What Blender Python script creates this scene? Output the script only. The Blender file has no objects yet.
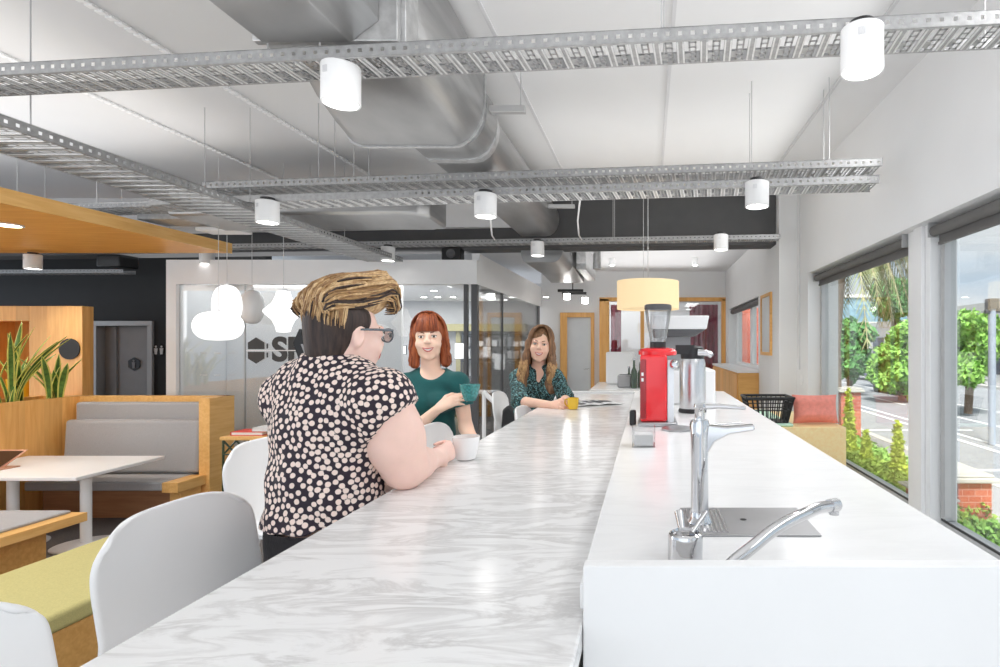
import bpy, bmesh, math, random
import numpy as np
from mathutils import Vector, Matrix, kdtree
PI = math.pi
SC = bpy.context.scene
COL = SC.collection
F = 555.0; VX = 648.0; VY = 345.0; ZC = 1.5

def at(px, py, Y):
    return Vector(((px-VX)/F*Y, Y, ZC-(py-VY)/F*Y))

# ---------------------------------------------------------------- materials
def new_mat(name):
    m = bpy.data.materials.new(name); m.use_nodes = True
    nt = m.node_tree
    return m, nt, nt.nodes['Principled BSDF']

def coords(nt, scale=(1,1,1)):
    tc = nt.nodes.new('ShaderNodeTexCoord'); mp = nt.nodes.new('ShaderNodeMapping')
    mp.inputs['Scale'].default_value = scale
    nt.links.new(tc.outputs['Object'], mp.inputs['Vector'])
    return mp.outputs['Vector']

def mat(name, col, rough=0.5, metal=0.0, var=0.05, nscale=6.0, bump=0.0, bscale=40.0, stretch=(1,1,1), spec=None, coat=0.0, sheen=0.0, sss=0.0):
    m, nt, b = new_mat(name)
    v = coords(nt, stretch)
    n = nt.nodes.new('ShaderNodeTexNoise'); n.inputs['Scale'].default_value = nscale
    n.inputs['Detail'].default_value = 4
    nt.links.new(v, n.inputs['Vector'])
    cr = nt.nodes.new('ShaderNodeValToRGB')
    cr.color_ramp.elements[0].position = .3; cr.color_ramp.elements[1].position = .7
    cr.color_ramp.elements[0].color = (*[max(0, c*(1-var)) for c in col], 1)
    cr.color_ramp.elements[1].color = (*[min(1, c*(1+var)) for c in col], 1)
    nt.links.new(n.outputs['Fac'], cr.inputs['Fac'])
    nt.links.new(cr.outputs['Color'], b.inputs['Base Color'])
    b.inputs['Roughness'].default_value = rough
    b.inputs['Metallic'].default_value = metal
    if spec is not None: b.inputs['Specular IOR Level'].default_value = spec
    if coat: b.inputs['Coat Weight'].default_value = coat; b.inputs['Coat Roughness'].default_value = .08
    if sheen: b.inputs['Sheen Weight'].default_value = sheen
    if sss:
        b.inputs['Subsurface Weight'].default_value = sss
        b.inputs['Subsurface Radius'].default_value = (.012, .004, .002); b.inputs['Subsurface Scale'].default_value = 1.0
    if bump:
        n2 = nt.nodes.new('ShaderNodeTexNoise'); n2.inputs['Scale'].default_value = bscale
        nt.links.new(v, n2.inputs['Vector'])
        bp = nt.nodes.new('ShaderNodeBump'); bp.inputs['Strength'].default_value = bump
        bp.inputs['Distance'].default_value = .01
        nt.links.new(n2.outputs['Fac'], bp.inputs['Height'])
        nt.links.new(bp.outputs['Normal'], b.inputs['Normal'])
    return m

def wood(name, c1, c2, stretch=(1.2, 14, 14), rough=.42, plank=None):
    m, nt, b = new_mat(name)
    v = coords(nt, stretch)
    n = nt.nodes.new('ShaderNodeTexNoise'); n.inputs['Scale'].default_value = 2.2
    n.inputs['Detail'].default_value = 8; n.inputs['Distortion'].default_value = .6
    nt.links.new(v, n.inputs['Vector'])
    cr = nt.nodes.new('ShaderNodeValToRGB')
    cr.color_ramp.elements[0].position = .32; cr.color_ramp.elements[1].position = .68
    cr.color_ramp.elements[0].color = (*c1, 1); cr.color_ramp.elements[1].color = (*c2, 1)
    nt.links.new(n.outputs['Fac'], cr.inputs['Fac'])
    out = cr.outputs['Color']
    if plank:
        v2 = coords(nt, plank)
        vo = nt.nodes.new('ShaderNodeTexWhiteNoise'); vo.noise_dimensions = '3D'
        fl = nt.nodes.new('ShaderNodeVectorMath'); fl.operation = 'FLOOR'
        nt.links.new(v2, fl.inputs[0]); nt.links.new(fl.outputs[0], vo.inputs['Vector'])
        mr = nt.nodes.new('ShaderNodeMapRange'); mr.inputs['To Min'].default_value = .86; mr.inputs['To Max'].default_value = 1.08
        nt.links.new(vo.outputs['Value'], mr.inputs['Value'])
        mx = nt.nodes.new('ShaderNodeVectorMath'); mx.operation = 'SCALE'
        nt.links.new(out, mx.inputs[0]); nt.links.new(mr.outputs[0], mx.inputs['Scale'])
        out = mx.outputs[0]
    nt.links.new(out, b.inputs['Base Color'])
    b.inputs['Roughness'].default_value = rough
    return m

def marble(name, base, vein, amount, scale=1.0, rough=.12):
    m, nt, b = new_mat(name)
    v = coords(nt, (1, 1, 1))
    mp = nt.nodes.new('ShaderNodeMapping'); mp.inputs['Rotation'].default_value = (0, 0, -.75)
    mp.inputs['Scale'].default_value = (1.0*scale, 3.6*scale, 2*scale)
    nt.links.new(v, mp.inputs['Vector'])
    n = nt.nodes.new('ShaderNodeTexNoise'); n.inputs['Scale'].default_value = 2.0
    n.inputs['Detail'].default_value = 9; n.inputs['Roughness'].default_value = .62; n.inputs['Distortion'].default_value = .7
    nt.links.new(mp.outputs[0], n.inputs['Vector'])
    sub = nt.nodes.new('ShaderNodeMath'); sub.operation = 'SUBTRACT'; sub.inputs[1].default_value = .5
    ab = nt.nodes.new('ShaderNodeMath'); ab.operation = 'ABSOLUTE'
    nt.links.new(n.outputs['Fac'], sub.inputs[0]); nt.links.new(sub.outputs[0], ab.inputs[0])
    cr = nt.nodes.new('ShaderNodeValToRGB')
    e = cr.color_ramp.elements
    e[0].position = 0; e[0].color = (1, 1, 1, 1); e[1].position = .075; e[1].color = (0, 0, 0, 1)
    nt.links.new(ab.outputs[0], cr.inputs['Fac'])
    n3 = nt.nodes.new('ShaderNodeTexNoise'); n3.inputs['Scale'].default_value = 2.5; n3.inputs['Detail'].default_value = 5
    nt.links.new(mp.outputs[0], n3.inputs['Vector'])
    mul = nt.nodes.new('ShaderNodeMath'); mul.operation = 'MULTIPLY'
    nt.links.new(cr.outputs['Color'], mul.inputs[0]); nt.links.new(n3.outputs['Fac'], mul.inputs[1])
    m2 = nt.nodes.new('ShaderNodeMath'); m2.operation = 'MULTIPLY'; m2.inputs[1].default_value = amount
    nt.links.new(mul.outputs[0], m2.inputs[0])
    mx = nt.nodes.new('ShaderNodeMix'); mx.data_type = 'RGBA'
    mx.inputs['A'].default_value = (*base, 1); mx.inputs['B'].default_value = (*vein, 1)
    nt.links.new(m2.outputs[0], mx.inputs['Factor'])
    nt.links.new(mx.outputs['Result'], b.inputs['Base Color'])
    b.inputs['Roughness'].default_value = rough
    return m

def emis(name, col, strength, base=(.9,.9,.9)):
    m, nt, b = new_mat(name)
    b.inputs['Base Color'].default_value = (*base, 1)
    b.inputs['Emission Color'].default_value = (*col, 1)
    b.inputs['Emission Strength'].default_value = strength
    return m

def glass(name, tint=(1,1,1), refl=.08, rough=0.0):
    m = bpy.data.materials.new(name); m.use_nodes = True
    nt = m.node_tree; nt.nodes.clear()
    o = nt.nodes.new('ShaderNodeOutputMaterial')
    t = nt.nodes.new('ShaderNodeBsdfTransparent'); t.inputs['Color'].default_value = (*tint, 1)
    g = nt.nodes.new('ShaderNodeBsdfGlossy'); g.inputs['Roughness'].default_value = rough
    mx = nt.nodes.new('ShaderNodeMixShader')
    fr = nt.nodes.new('ShaderNodeFresnel'); fr.inputs['IOR'].default_value = 1.35
    ma = nt.nodes.new('ShaderNodeMath'); ma.operation = 'MULTIPLY_ADD'; ma.inputs[1].default_value = .35 if refl == 0 else .6; ma.inputs[2].default_value = refl*.3
    ma.use_clamp = True
    nt.links.new(fr.outputs[0], ma.inputs[0]); nt.links.new(ma.outputs[0], mx.inputs[0])
    nt.links.new(t.outputs[0], mx.inputs[1]); nt.links.new(g.outputs[0], mx.inputs[2])
    nt.links.new(mx.outputs[0], o.inputs[0])
    return m

def brickmat(name):
    m, nt, b = new_mat(name)
    v = coords(nt, (1, 1, 1))
    sx = nt.nodes.new('ShaderNodeSeparateXYZ'); nt.links.new(v, sx.inputs[0])
    ad = nt.nodes.new('ShaderNodeMath'); ad.operation = 'ADD'
    nt.links.new(sx.outputs['X'], ad.inputs[0]); nt.links.new(sx.outputs['Y'], ad.inputs[1])
    cx = nt.nodes.new('ShaderNodeCombineXYZ'); nt.links.new(ad.outputs[0], cx.inputs['X']); nt.links.new(sx.outputs['Z'], cx.inputs['Y'])
    br = nt.nodes.new('ShaderNodeTexBrick'); br.inputs['Scale'].default_value = 4.4
    br.inputs['Color1'].default_value = (.50, .10, .06, 1); br.inputs['Color2'].default_value = (.60, .16, .10, 1)
    br.inputs['Mortar'].default_value = (.62, .40, .34, 1); br.inputs['Mortar Size'].default_value = .012
    nt.links.new(cx.outputs[0], br.inputs['Vector'])
    nt.links.new(br.outputs['Color'], b.inputs['Base Color']); b.inputs['Roughness'].default_value = .85
    return m

M = {}
M['wall'] = mat('white_plaster', (.80,.80,.80), .8, var=.012, nscale=2, bump=.05, bscale=120)
M['ceil'] = mat('white_ceiling_board', (.74,.74,.745), .85, var=.012, nscale=2)
M['white'] = mat('satin_white_paint', (.86,.86,.86), .35, var=.01)
M['bench'] = marble('pale_engineered_stone', (.88,.88,.88), (.70,.70,.70), .35, 1.2, .2)
M['marble'] = marble('grey_veined_marble', (.86,.855,.85), (.46,.44,.43), .85, 2.0, .16)
M['lampwhite'] = mat('white_lamp_enamel', (.74,.74,.74), .35, var=.01)
M['chair'] = mat('white_moulded_plastic', (.90,.90,.90), .28, var=.01)
M['galv'] = mat('galvanised_steel', (.56,.56,.56), .42, .75, var=.14, nscale=22)
M['tray'] = mat('zinc_cable_tray', (.36,.36,.36), .5, .5, var=.15, nscale=30)
M['traylight'] = mat('bright_zinc', (.62,.62,.62), .4, .4, var=.08, nscale=30)
M['duct'] = mat('brushed_duct_steel', (.37,.37,.37), .36, .75, var=.16, nscale=3, stretch=(1,.5,5), bump=.05, bscale=5)
M['dark'] = mat('charcoal_paint', (.028,.029,.031), .7, var=.05)
M['beam'] = mat('dark_grey_paint', (.085,.085,.087), .7, var=.05)
M['black'] = mat('black_plastic', (.012,.012,.013), .4, var=.1)
M['chrome'] = mat('polished_chrome', (.60,.60,.61), .07, 1.0, var=.01)
M['steel'] = mat('brushed_stainless', (.62,.62,.63), .27, .95, var=.06, nscale=14, stretch=(1,1,12))
M['grate'] = mat('drain_steel', (.40,.40,.41), .38, .8, var=.08)
M['wood'] = wood('honey_oak_veneer', (.78,.40,.11), (.90,.52,.17), plank=(5, 3, .01))
M['woodx'] = wood('honey_oak_edge', (.80,.44,.13), (.92,.56,.21), stretch=(14, 1.2, 14))
M['woodv'] = wood('honey_oak_upright', (.78,.38,.10), (.90,.50,.16), stretch=(12, 12, .9), plank=(5, 5, .01))
M['canopy'] = wood('orange_oak_soffit', (.82,.36,.05), (.95,.48,.10), stretch=(1.0, 9, 9))
M['pale_oak'] = wood('pale_oak', (.95,.68,.32), (.98,.78,.42), stretch=(14, 1.2, 14))
M['plinth'] = wood('brown_oak_plinth', (.42,.20,.10), (.52,.27,.14))
M['greyfab'] = mat('grey_wool_upholstery', (.40,.40,.41), .95, var=.12, nscale=160, bump=.25, bscale=260, sheen=.2)
M['olive'] = mat('olive_green_upholstery', (.56,.50,.21), .95, var=.08, nscale=120, bump=.2, bscale=240)
M['pink'] = mat('salmon_pink_fabric', (.86,.30,.24), .9, var=.08, nscale=30, bump=.3, bscale=60)
M['mint'] = mat('mint_fabric', (.55,.78,.62), .9, var=.05)
M['carpet'] = mat('grey_brown_carpet', (.16,.145,.14), .95, var=.2, nscale=60, bump=.3, bscale=200)
M['floor'] = mat('grey_vinyl_floor', (.42,.42,.42), .6, var=.05)
M['glass'] = glass('clear_window_glass', (.97,.985,.98), .0)
M['pglass'] = glass('partition_glass', (.95,.96,.96), .25)
M['hopper'] = glass('clear_plastic', (.86,.87,.88), .5, .05)
M['alu'] = mat('grey_aluminium_frame', (.50,.50,.50), .4, .3, var=.03)
M['dalu'] = mat('dark_grey_frame', (.10,.10,.105), .45, .2, var=.05)
M['blind'] = mat('grey_roller_blind', (.16,.155,.15), .8, var=.05)
M['red'] = mat('gloss_red_enamel', (.78,.012,.02), .18, var=.05, coat=.6)
M['darkred'] = mat('dark_red_enamel', (.30,.006,.012), .25, var=.05, coat=.4)
M['sil'] = mat('pale_silver_panel', (.72,.74,.78), .3, .3, var=.03)
M['lamp'] = emis('white_lantern_glow', (1, 1, 1), .55)
M['drum'] = emis('cream_shade_glow', (1, .74, .42), .36, (.55,.45,.28))
M['led'] = emis('lit_diffuser', (1, .98, .95), 9)
M['warmled'] = emis('warm_lit_diffuser', (1, .80, .45), 7)
M['maroon'] = mat('maroon_curtain', (.30,.045,.085), .9, var=.2, nscale=8, stretch=(6,1,.2))
M['lilac'] = mat('lilac_panel', (.52,.50,.62), .8, var=.05)
M['frost'] = mat('frosted_glass_panel', (.62,.64,.65), .3, var=.06, nscale=2)
M['brick'] = brickmat('red_brick')
M['cap'] = mat('cream_concrete', (.58,.56,.52), .8, var=.08)
M['asphalt'] = mat('grey_asphalt', (.30,.31,.33), .9, var=.1, nscale=3)
M['pave'] = mat('pale_pavement', (.40,.39,.39), .9, var=.06)
M['paint'] = mat('white_road_paint', (.85,.85,.85), .8, var=.04)
M['leaf1'] = mat('mid_green_leaves', (.12,.33,.09), .7, var=.35, nscale=3)
M['leaf2'] = mat('light_green_leaves', (.27,.50,.10), .7, var=.35, nscale=4)
M['leaf3'] = mat('lime_green_needles', (.50,.60,.08), .8, var=.25, nscale=8)
M['hedge'] = mat('yellow_green_hedge_leaves', (.33,.47,.08), .8, var=.35, nscale=6)
M['bark'] = mat('grey_brown_bark', (.20,.15,.11), .95, var=.2, nscale=20, bump=.5)
M['frond'] = mat('olive_palm_leaflets', (.30,.33,.14), .7, var=.3, nscale=4)
M['rachis'] = mat('pale_palm_stem', (.52,.46,.28), .7, var=.15)
M['bwhite'] = mat('white_render', (.80,.80,.78), .85, var=.04)
M['bblue'] = mat('blue_glass_facade', (.25,.42,.50), .15, .3, var=.25, nscale=1.5)
M['bdark'] = mat('dark_shop_glazing', (.10,.12,.15), .2, .2, var=.3, nscale=1)
M['carblue'] = mat('slate_blue_car_paint', (.10,.14,.26), .2, .4, var=.03, coat=.6)
M['carred'] = mat('dusty_red_car_paint', (.55,.16,.16), .25, .2, var=.03, coat=.6)
M['cardark'] = mat('charcoal_car_paint', (.05,.055,.06), .2, .4, var=.03, coat=.6)
M['rubber'] = mat('tyre_rubber', (.02,.02,.02), .85, var=.1)
M['polemat'] = mat('pale_blue_grey_steel', (.42,.47,.54), .5, .3, var=.04)
M['sgreen'] = mat('sansevieria_green', (.10,.22,.04), .45, var=.4, nscale=18)
M['syellow'] = mat('sansevieria_yellow_margin', (.72,.70,.16), .45, var=.1, nscale=20)
M['soil'] = mat('dark_soil', (.05,.035,.025), .95, var=.3, nscale=40)
M['teal'] = mat('speckled_teal_ceramic', (.05,.27,.26), .25, var=.35, nscale=90, coat=.3)
M['yellowc'] = mat('mustard_ceramic', (.80,.50,.03), .25, var=.05, coat=.3)
M['whitec'] = mat('white_ceramic', (.90,.90,.90), .15, var=.01, coat=.3)
M['signdark'] = mat('dark_vinyl_lettering', (.07,.07,.07), .6, var=.05)
M['signwhite'] = mat('white_vinyl_symbol', (.72,.72,.72), .6, var=.03)
M['pelmet'] = mat('sage_gold_pelmet', (.30,.27,.12), .7, var=.06)
M['greyp'] = mat('mid_grey_paint', (.36,.36,.37), .8, var=.04)
M['lgrey'] = mat('light_grey_paint', (.62,.62,.63), .8, var=.02)
M['doorgrey'] = mat('grey_door_paint', (.40,.40,.41), .55, var=.05)
M['screen'] = mat('dark_brown_screen', (.06,.028,.016), .3, var=.1)
M['copper'] = mat('rose_copper_case', (.72,.40,.28), .35, .4, var=.04)
M['paper'] = mat('printed_paper', (.80,.80,.80), .6, var=.03)
M['ink'] = mat('dark_printed_photo', (.10,.10,.11), .6, var=.5, nscale=30)
M['redbook'] = mat('red_book_cover', (.75,.06,.04), .5, var=.1)
M['acrylic'] = glass('clear_acrylic', (.93,.93,.93), .35)
M['bottle'] = mat('dark_green_bottle_glass', (.04,.07,.04), .12, var=.3, nscale=12, coat=.5)
M['cable'] = mat('white_flex', (.66,.66,.66), .5, var=.02)

# ---------------------------------------------------------------- mesh builder
class MB:
    def __init__(s): s.bm = bmesh.new(); s.mi = 0
    def _f(s, vs, flip=False):
        try:
            f = s.bm.faces.new(vs if not flip else vs[::-1]); f.material_index = s.mi; return f
        except ValueError: return None
    def box(s, x0, x1, y0, y1, z0, z1, R=None, c=None):
        P = [Vector((x, y, z)) for z in (z0, z1) for y in (y0, y1) for x in (x0, x1)]
        if R is not None:
            cc = Vector(c) if c is not None else Vector(((x0+x1)/2, (y0+y1)/2, (z0+z1)/2))
            P = [cc + R @ (p-cc) for p in P]
        v = [s.bm.verts.new(p) for p in P]
        for q in ((0,2,3,1),(4,5,7,6),(0,1,5,4),(2,6,7,3),(0,4,6,2),(1,3,7,5)): s._f([v[i] for i in q])
        return s
    def hexa(s, pts):
        v = [s.bm.verts.new(p) for p in pts]
        for q in ((0,2,3,1),(4,5,7,6),(0,1,5,4),(2,6,7,3),(0,4,6,2),(1,3,7,5)): s._f([v[i] for i in q])
        return s
    def tube(s, path, r, seg=12, caps=True, sx=1.0):
        path = [Vector(p) for p in path]
        n = len(path); rs = r if isinstance(r, (list, tuple)) else [r]*n
        t0 = (path[1]-path[0]).normalized()
        up = Vector((0,0,1)) if abs(t0.z) < .9 else Vector((1,0,0))
        a = t0.cross(up).normalized()
        rings = []
        for i, p in enumerate(path):
            if i == 0: t = path[1]-path[0]
            elif i == n-1: t = path[-1]-path[-2]
            else: t = (path[i+1]-path[i]).normalized()+(path[i]-path[i-1]).normalized()
            t.normalize(); a = (a - t*a.dot(t)).normalized(); b = t.cross(a)
            rings.append([s.bm.verts.new(p + a*math.cos(2*PI*k/seg)*rs[i]*sx + b*math.sin(2*PI*k/seg)*rs[i]) for k in range(seg)])
        for i in range(n-1):
            for k in range(seg):
                s._f([rings[i][k], rings[i][(k+1)%seg], rings[i+1][(k+1)%seg], rings[i+1][k]])
        if caps: s._f(rings[0][::-1]); s._f(rings[-1])
        return s
    def lathe(s, prof, c=(0,0,0), seg=32, ax=(1,1), R=None, caps=True):
        c = Vector(c); rings = []
        for r, z in prof:
            ring = []
            for k in range(seg):
                p = Vector((r*math.cos(2*PI*k/seg)*ax[0], r*math.sin(2*PI*k/seg)*ax[1], z))
                if R is not None: p = R @ p
                ring.append(s.bm.verts.new(c+p))
            rings.append(ring)
        for i in range(len(rings)-1):
            for k in range(seg):
                s._f([rings[i][k], rings[i][(k+1)%seg], rings[i+1][(k+1)%seg], rings[i+1][k]])
        if caps:
            if prof[0][0] > 1e-6: s._f(rings[0][::-1])
            if prof[-1][0] > 1e-6: s._f(rings[-1])
        return s
    def prism(s, poly, d0, d1):
        """poly: list of 3D points (planar), extruded between offsets d0, d1 (vectors)"""
        a = [s.bm.verts.new(Vector(p)+Vector(d0)) for p in poly]
        b = [s.bm.verts.new(Vector(p)+Vector(d1)) for p in poly]
        n = len(poly)
        for i in range(n): s._f([a[i], a[(i+1)%n], b[(i+1)%n], b[i]])
        s._f(a[::-1]); s._f(b)
        return s
    def quad(s, pts): s._f([s.bm.verts.new(Vector(p)) for p in pts]); return s
    def ell(s, c, r, seg=16, R=None):
        prof = [(max(1e-4, math.sin(PI*i/(seg//2))), -math.cos(PI*i/(seg//2))) for i in range(seg//2+1)]
        c = Vector(c); rings = []
        for rr, z in prof:
            ring = []
            for k in range(seg):
                p = Vector((rr*math.cos(2*PI*k/seg)*r[0], rr*math.sin(2*PI*k/seg)*r[1], z*r[2]))
                if R is not None: p = R @ p
                ring.append(s.bm.verts.new(c+p))
            rings.append(ring)
        for i in range(len(rings)-1):
            for k in range(seg): s._f([rings[i][k], rings[i][(k+1)%seg], rings[i+1][(k+1)%seg], rings[i+1][k]])
        return s
    def build(s, name, m, parent=None, smooth=False, bevel=0, bseg=2, merge=False):
        if merge: bmesh.ops.remove_doubles(s.bm, verts=s.bm.verts, dist=1e-5)
        bmesh.ops.recalc_face_normals(s.bm, faces=s.bm.faces)
        off = Vector((0,0,0))
        p = parent
        while p is not None: off += p.location; p = p.parent
        if off.length > 0: bmesh.ops.translate(s.bm, verts=s.bm.verts, vec=-off)
        me = bpy.data.meshes.new(name); s.bm.to_mesh(me); s.bm.free()
        for mm in (m if isinstance(m, (list, tuple)) else [m]): me.materials.append(mm)
        o = bpy.data.objects.new(name, me); COL.objects.link(o); o.parent = parent
        if smooth:
            for f in me.polygons: f.use_smooth = True
            es = math.radians(40)
            try: me.set_sharp_from_angle(angle=es)
            except Exception: pass
        if bevel:
            b = o.modifiers.new('bevel', 'BEVEL'); b.width = bevel; b.segments = bseg; b.limit_method = 'ANGLE'; b.angle_limit = math.radians(35)
            for f in me.polygons: f.use_smooth = True
            try: me.set_sharp_from_angle(angle=math.radians(60))
            except Exception: pass
        return o

def tag(o, label, cat, group=None, kind=None):
    o['label'] = label; o['category'] = cat
    if group: o['group'] = group
    if kind: o['kind'] = kind
    return o
def thing(name, loc, label, cat, group=None, kind=None, rz=0):
    o = bpy.data.objects.new(name, None); COL.objects.link(o); o.location = loc; o.rotation_euler.z = rz
    o.empty_display_size = .1
    return tag(o, label, cat, group, kind)
def struct(o, label, cat=None):
    o['kind'] = 'structure'; o['label'] = label; o['category'] = cat or label.split()[-1]
    return o
def dup(o, loc=None, rz=None, label=None, group=None, parent=None):
    kids = [c for c in o.children]
    c = o.copy(); COL.objects.link(c); c.parent = parent
    if loc is not None: c.location = loc
    if rz is not None: c.rotation_euler.z = rz
    if label: c['label'] = label
    if group: c['group'] = group
    for k in kids: dup(k, parent=c)
    return c
def Rz(a): return Matrix.Rotation(a, 3, 'Z')
def Rx(a): return Matrix.Rotation(a, 3, 'X')
def Ry(a): return Matrix.Rotation(a, 3, 'Y')
# ================================================================ ROOM
def slab(name, boxes, m, label, cat=None, bevel=0):
    b = MB()
    for q in boxes: b.box(*q)
    return struct(b.build(name, m, bevel=bevel), label, cat)
slab('floor', [(-1.95, 2.1, -3, 11.7, -.5, 0), (-2.25, -1.9, 5.9, 11.7, -.5, 0)], M['floor'], 'grey vinyl floor under the long marble counter')
slab('floor', [(-11.5, -1.95, -3, 9.0, -.6, -.5), (-6.4, -2.25, 7.4, 11.8, -.49, -.02)], M['carpet'], 'dark grey-brown carpet floor under the booth table')
slab('ceiling', [(-11.5, 1.85, -3, 7.6, 3.43, 3.6)], M['ceil'], 'pale grey panel ceiling above the cable trays')
slab('ceiling', [(-11.5, 1.85, 7.3, 14.2, 3.05, 3.6)], M['ceil'], 'lower white ceiling beyond the dark beam')
# dark dropped beam, running parallel to the trays
bb = MB(); R = Rz(-.085)
bb.box(-12, 1.62, 7.05, 7.4, 2.78, 3.43, R=Rz(-.085), c=(1.6, 7.0, 3.1))
struct(bb.build('trim_1', M['beam']), 'dark grey dropped beam across the room below the ceiling', 'beam')
slab('wall_right', [(1.85, 2.2, -3, 6.9, 2.33, 3.43), (1.85, 2.12, -3, 6.9, -.6, .25), (1.85, 2.2, 6.42, 6.9, .25, 2.33),
                    (1.85, 2.2, -3, -1.6, .25, 2.33)], M['wall'], 'white window wall on the right above the bench')
slab('wall_right', [(1.63, 2.2, 6.9, 8.2, -.6, 3.43), (1.63, 1.9, 8.2, 11.2, 2.22, 3.43), (1.63, 1.9, 8.2, 11.2, -.6, 1.12), (1.63, 1.9, 11.2, 11.9, -.6, 3.43)],
     M['wall'], 'white pier wall with the framed board and the far window')
# far wall with timber glazed screen and timber door
slab('wall_back', [(-2.25, -1.84, 11.7, 11.85, 0, 3.05), (-1.84, -1.14, 11.7, 11.85, 2.18, 3.05), (-1.14, -1.02, 11.7, 11.85, 0, 3.05),
                   (-1.02, 1.63, 11.7, 11.85, 2.47, 3.05)], M['wall'], 'white far wall above the timber screen')
b = MB()
for x0, x1 in ((-1.02, -.82), (-.16, -.08), (1.55, 1.63)): b.box(x0, x1, 11.64, 11.8, 0, 2.47)
b.box(-1.02, 1.63, 11.64, 11.8, 2.42, 2.50)
w = struct(b.build('window_4', M['woodv'], bevel=.004), 'honey timber framed glass screen on the far wall', 'window')
b = MB(); b.box(-.95, 1.6, 11.72, 11.73, 0, 2.45); b.build('glass_pane', M['pglass'], w)
# timber door
d = thing('door_2', (-1.5, 11.7, 0), 'honey timber door with a frosted panel on the far wall', 'door', kind='structure')
b = MB()
b.box(-1.84, -1.70, 11.62, 11.8, 0, 2.18); b.box(-1.20, -1.13, 11.62, 11.8, 0, 2.18); b.box(-1.70, -1.20, 11.62, 11.8, 2.08, 2.18)
b.build('door_frame', M['woodv'], d, bevel=.004)
b = MB(); b.box(-1.70, -1.20, 11.68, 11.74, 0, 2.08); b.build('door_panel', M['frost'], d)
b = MB(); b.tube([(-1.24, 11.66, 1.0), (-1.24, 11.61, 1.0), (-1.34, 11.61, 1.0)], .01); b.build('door_handle', M['steel'], d, smooth=True)
# room behind the timber screen
slab('wall_back', [(-3, 1.9, 14.0, 14.1, 0, 3.05), (1.8, 1.9, 11.9, 14, 0, 3.05)], M['wall'], 'white wall of the room behind the timber screen')
slab('floor', [(-3, 1.9, 11.85, 14.1, -.5, 0)], M['floor'], 'floor of the room behind the timber screen')
for nm, x0, x1, z0, lab in (('curtain', .93, 1.56, .0, 'maroon pleated curtain behind the timber screen at its right'), ('curtain', -.83, -.60, 1.3, 'narrow maroon curtain behind the timber screen at its left')):
    b = MB(); n = max(4, int((x1-x0)/.05)*2)
    top = [(x0+(x1-x0)*i/n, 12.4+.03*math.sin(i*PI/2*1.0+.4), 0) for i in range(n+1)]
    poly = top+[(x, y+.02, z) for x, y, z in top[::-1]]
    b.prism([(x, y, 0) for x, y, z in poly], (0, 0, z0), (0, 0, 2.4))
    tag(b.build(nm, M['maroon']), lab, 'curtain')
b = MB(); b.box(.9, 1.5, 12.7, 12.8, 0, 1.15); tag(b.build('privacy_screen', M['lilac'], bevel=.01), 'pale lilac low panel behind the maroon curtain', 'panel')

# ceiling seams
for i, X in enumerate((-6.5, -5.4, -4.27, -3.15, -2.05, -.95, .15, 1.39)):
    b = MB(); b.box(X-.012, X+.012, -3, 7.2, 3.418, 3.432)
    if X in (-4.27, -3.15):
        for k in range(150): b.box(X-.022, X+.022, k*.06-1.5, k*.06-1.465, 3.410, 3.425)
    m_ = M['white'] if X in (-4.27, -3.15) else M['lgrey']
    struct(b.build('trim_%d' % (i+2), m_), 'thin ceiling joint strip running towards the far wall', 'trim')['group'] = 'ceiling joint strips'

# ------------------------------------------------------------ big windows
def big_window(n, y0, y1, label):
    w = thing('window_%d' % n, (2.03, y0, .26), label, 'window', kind='structure')
    b = MB(); X0, X1 = 1.99, 2.07; t = .055; z0, z1 = .26, 2.33
    b.box(X0, X1, y0, y1, z0, z0+t); b.box(X0, X1, y0, y1, z1-t, z1)
    b.box(X0, X1, y0, y0+t, z0+t, z1-t); b.box(X0, X1, y1-t, y1, z0+t, z1-t)
    b.build('window_frame', M['alu'], w, bevel=.004)
    b = MB(); b.box(1.985, 1.995, y0+.02, y1-.02, z0+t-.004, z0+t+.01); b.build('window_gasket', M['black'], w)
    b = MB(); b.box(2.026, 2.034, y0+t-.003, y1-t+.003, z0+t-.003, z1-t+.003); b.build('glass_pane', M['glass'], w)
    return w
big_window(1, 4.14, 6.42, 'aluminium framed window beyond the white mullion, overlooking the hedge')
big_window(2, 1.2, 3.78, 'large aluminium framed window nearest the camera on the right')
big_window(3, -1.55, 1.15, 'aluminium framed window beside the camera')
b = MB()
b.box(1.93, 2.12, 3.80, 4.12, .25, 2.33); b.box(1.90, 1.93, 3.86, 3.98, .25, 2.33)
struct(b.build('window_5', M['white'], bevel=.006), 'white boxed mullion between the two big windows', 'mullion')['category'] = 'mullion'
b = MB(); b.box(1.93, 2.12, 1.12, 1.22, .25, 2.33)
struct(b.build('window_6', M['white'], bevel=.006), 'white mullion beside the camera', 'mullion')
def blind(y0, y1, label):
    t = thing('roller_blind', (1.94, y0, 2.27), label, 'blind')
    b = MB(); b.tube([(1.94, y0, 2.27), (1.94, y1, 2.27)], .036, 20); b.build('blind_roll', M['blind'], t, smooth=True)
    b = MB(); b.box(1.962, 1.966, y0+.02, y1-.02, 2.19, 2.27); b.box(1.955, 1.973, y0+.02, y1-.02, 2.175, 2.195); b.build('blind_fabric', M['blind'], t)
    b = MB(); b.box(1.90, 1.98, y0-.012, y0, 2.23, 2.33); b.build('blind_bracket', M['alu'], t); b = MB(); b.box(1.90, 1.98, y1, y1+.012, 2.23, 2.33); b.build('blind_bracket', M['alu'], t)
blind(4.16, 6.38, 'rolled grey blind above the window overlooking the hedge')
blind(1.3, 3.76, 'rolled grey blind above the nearest window')
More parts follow.
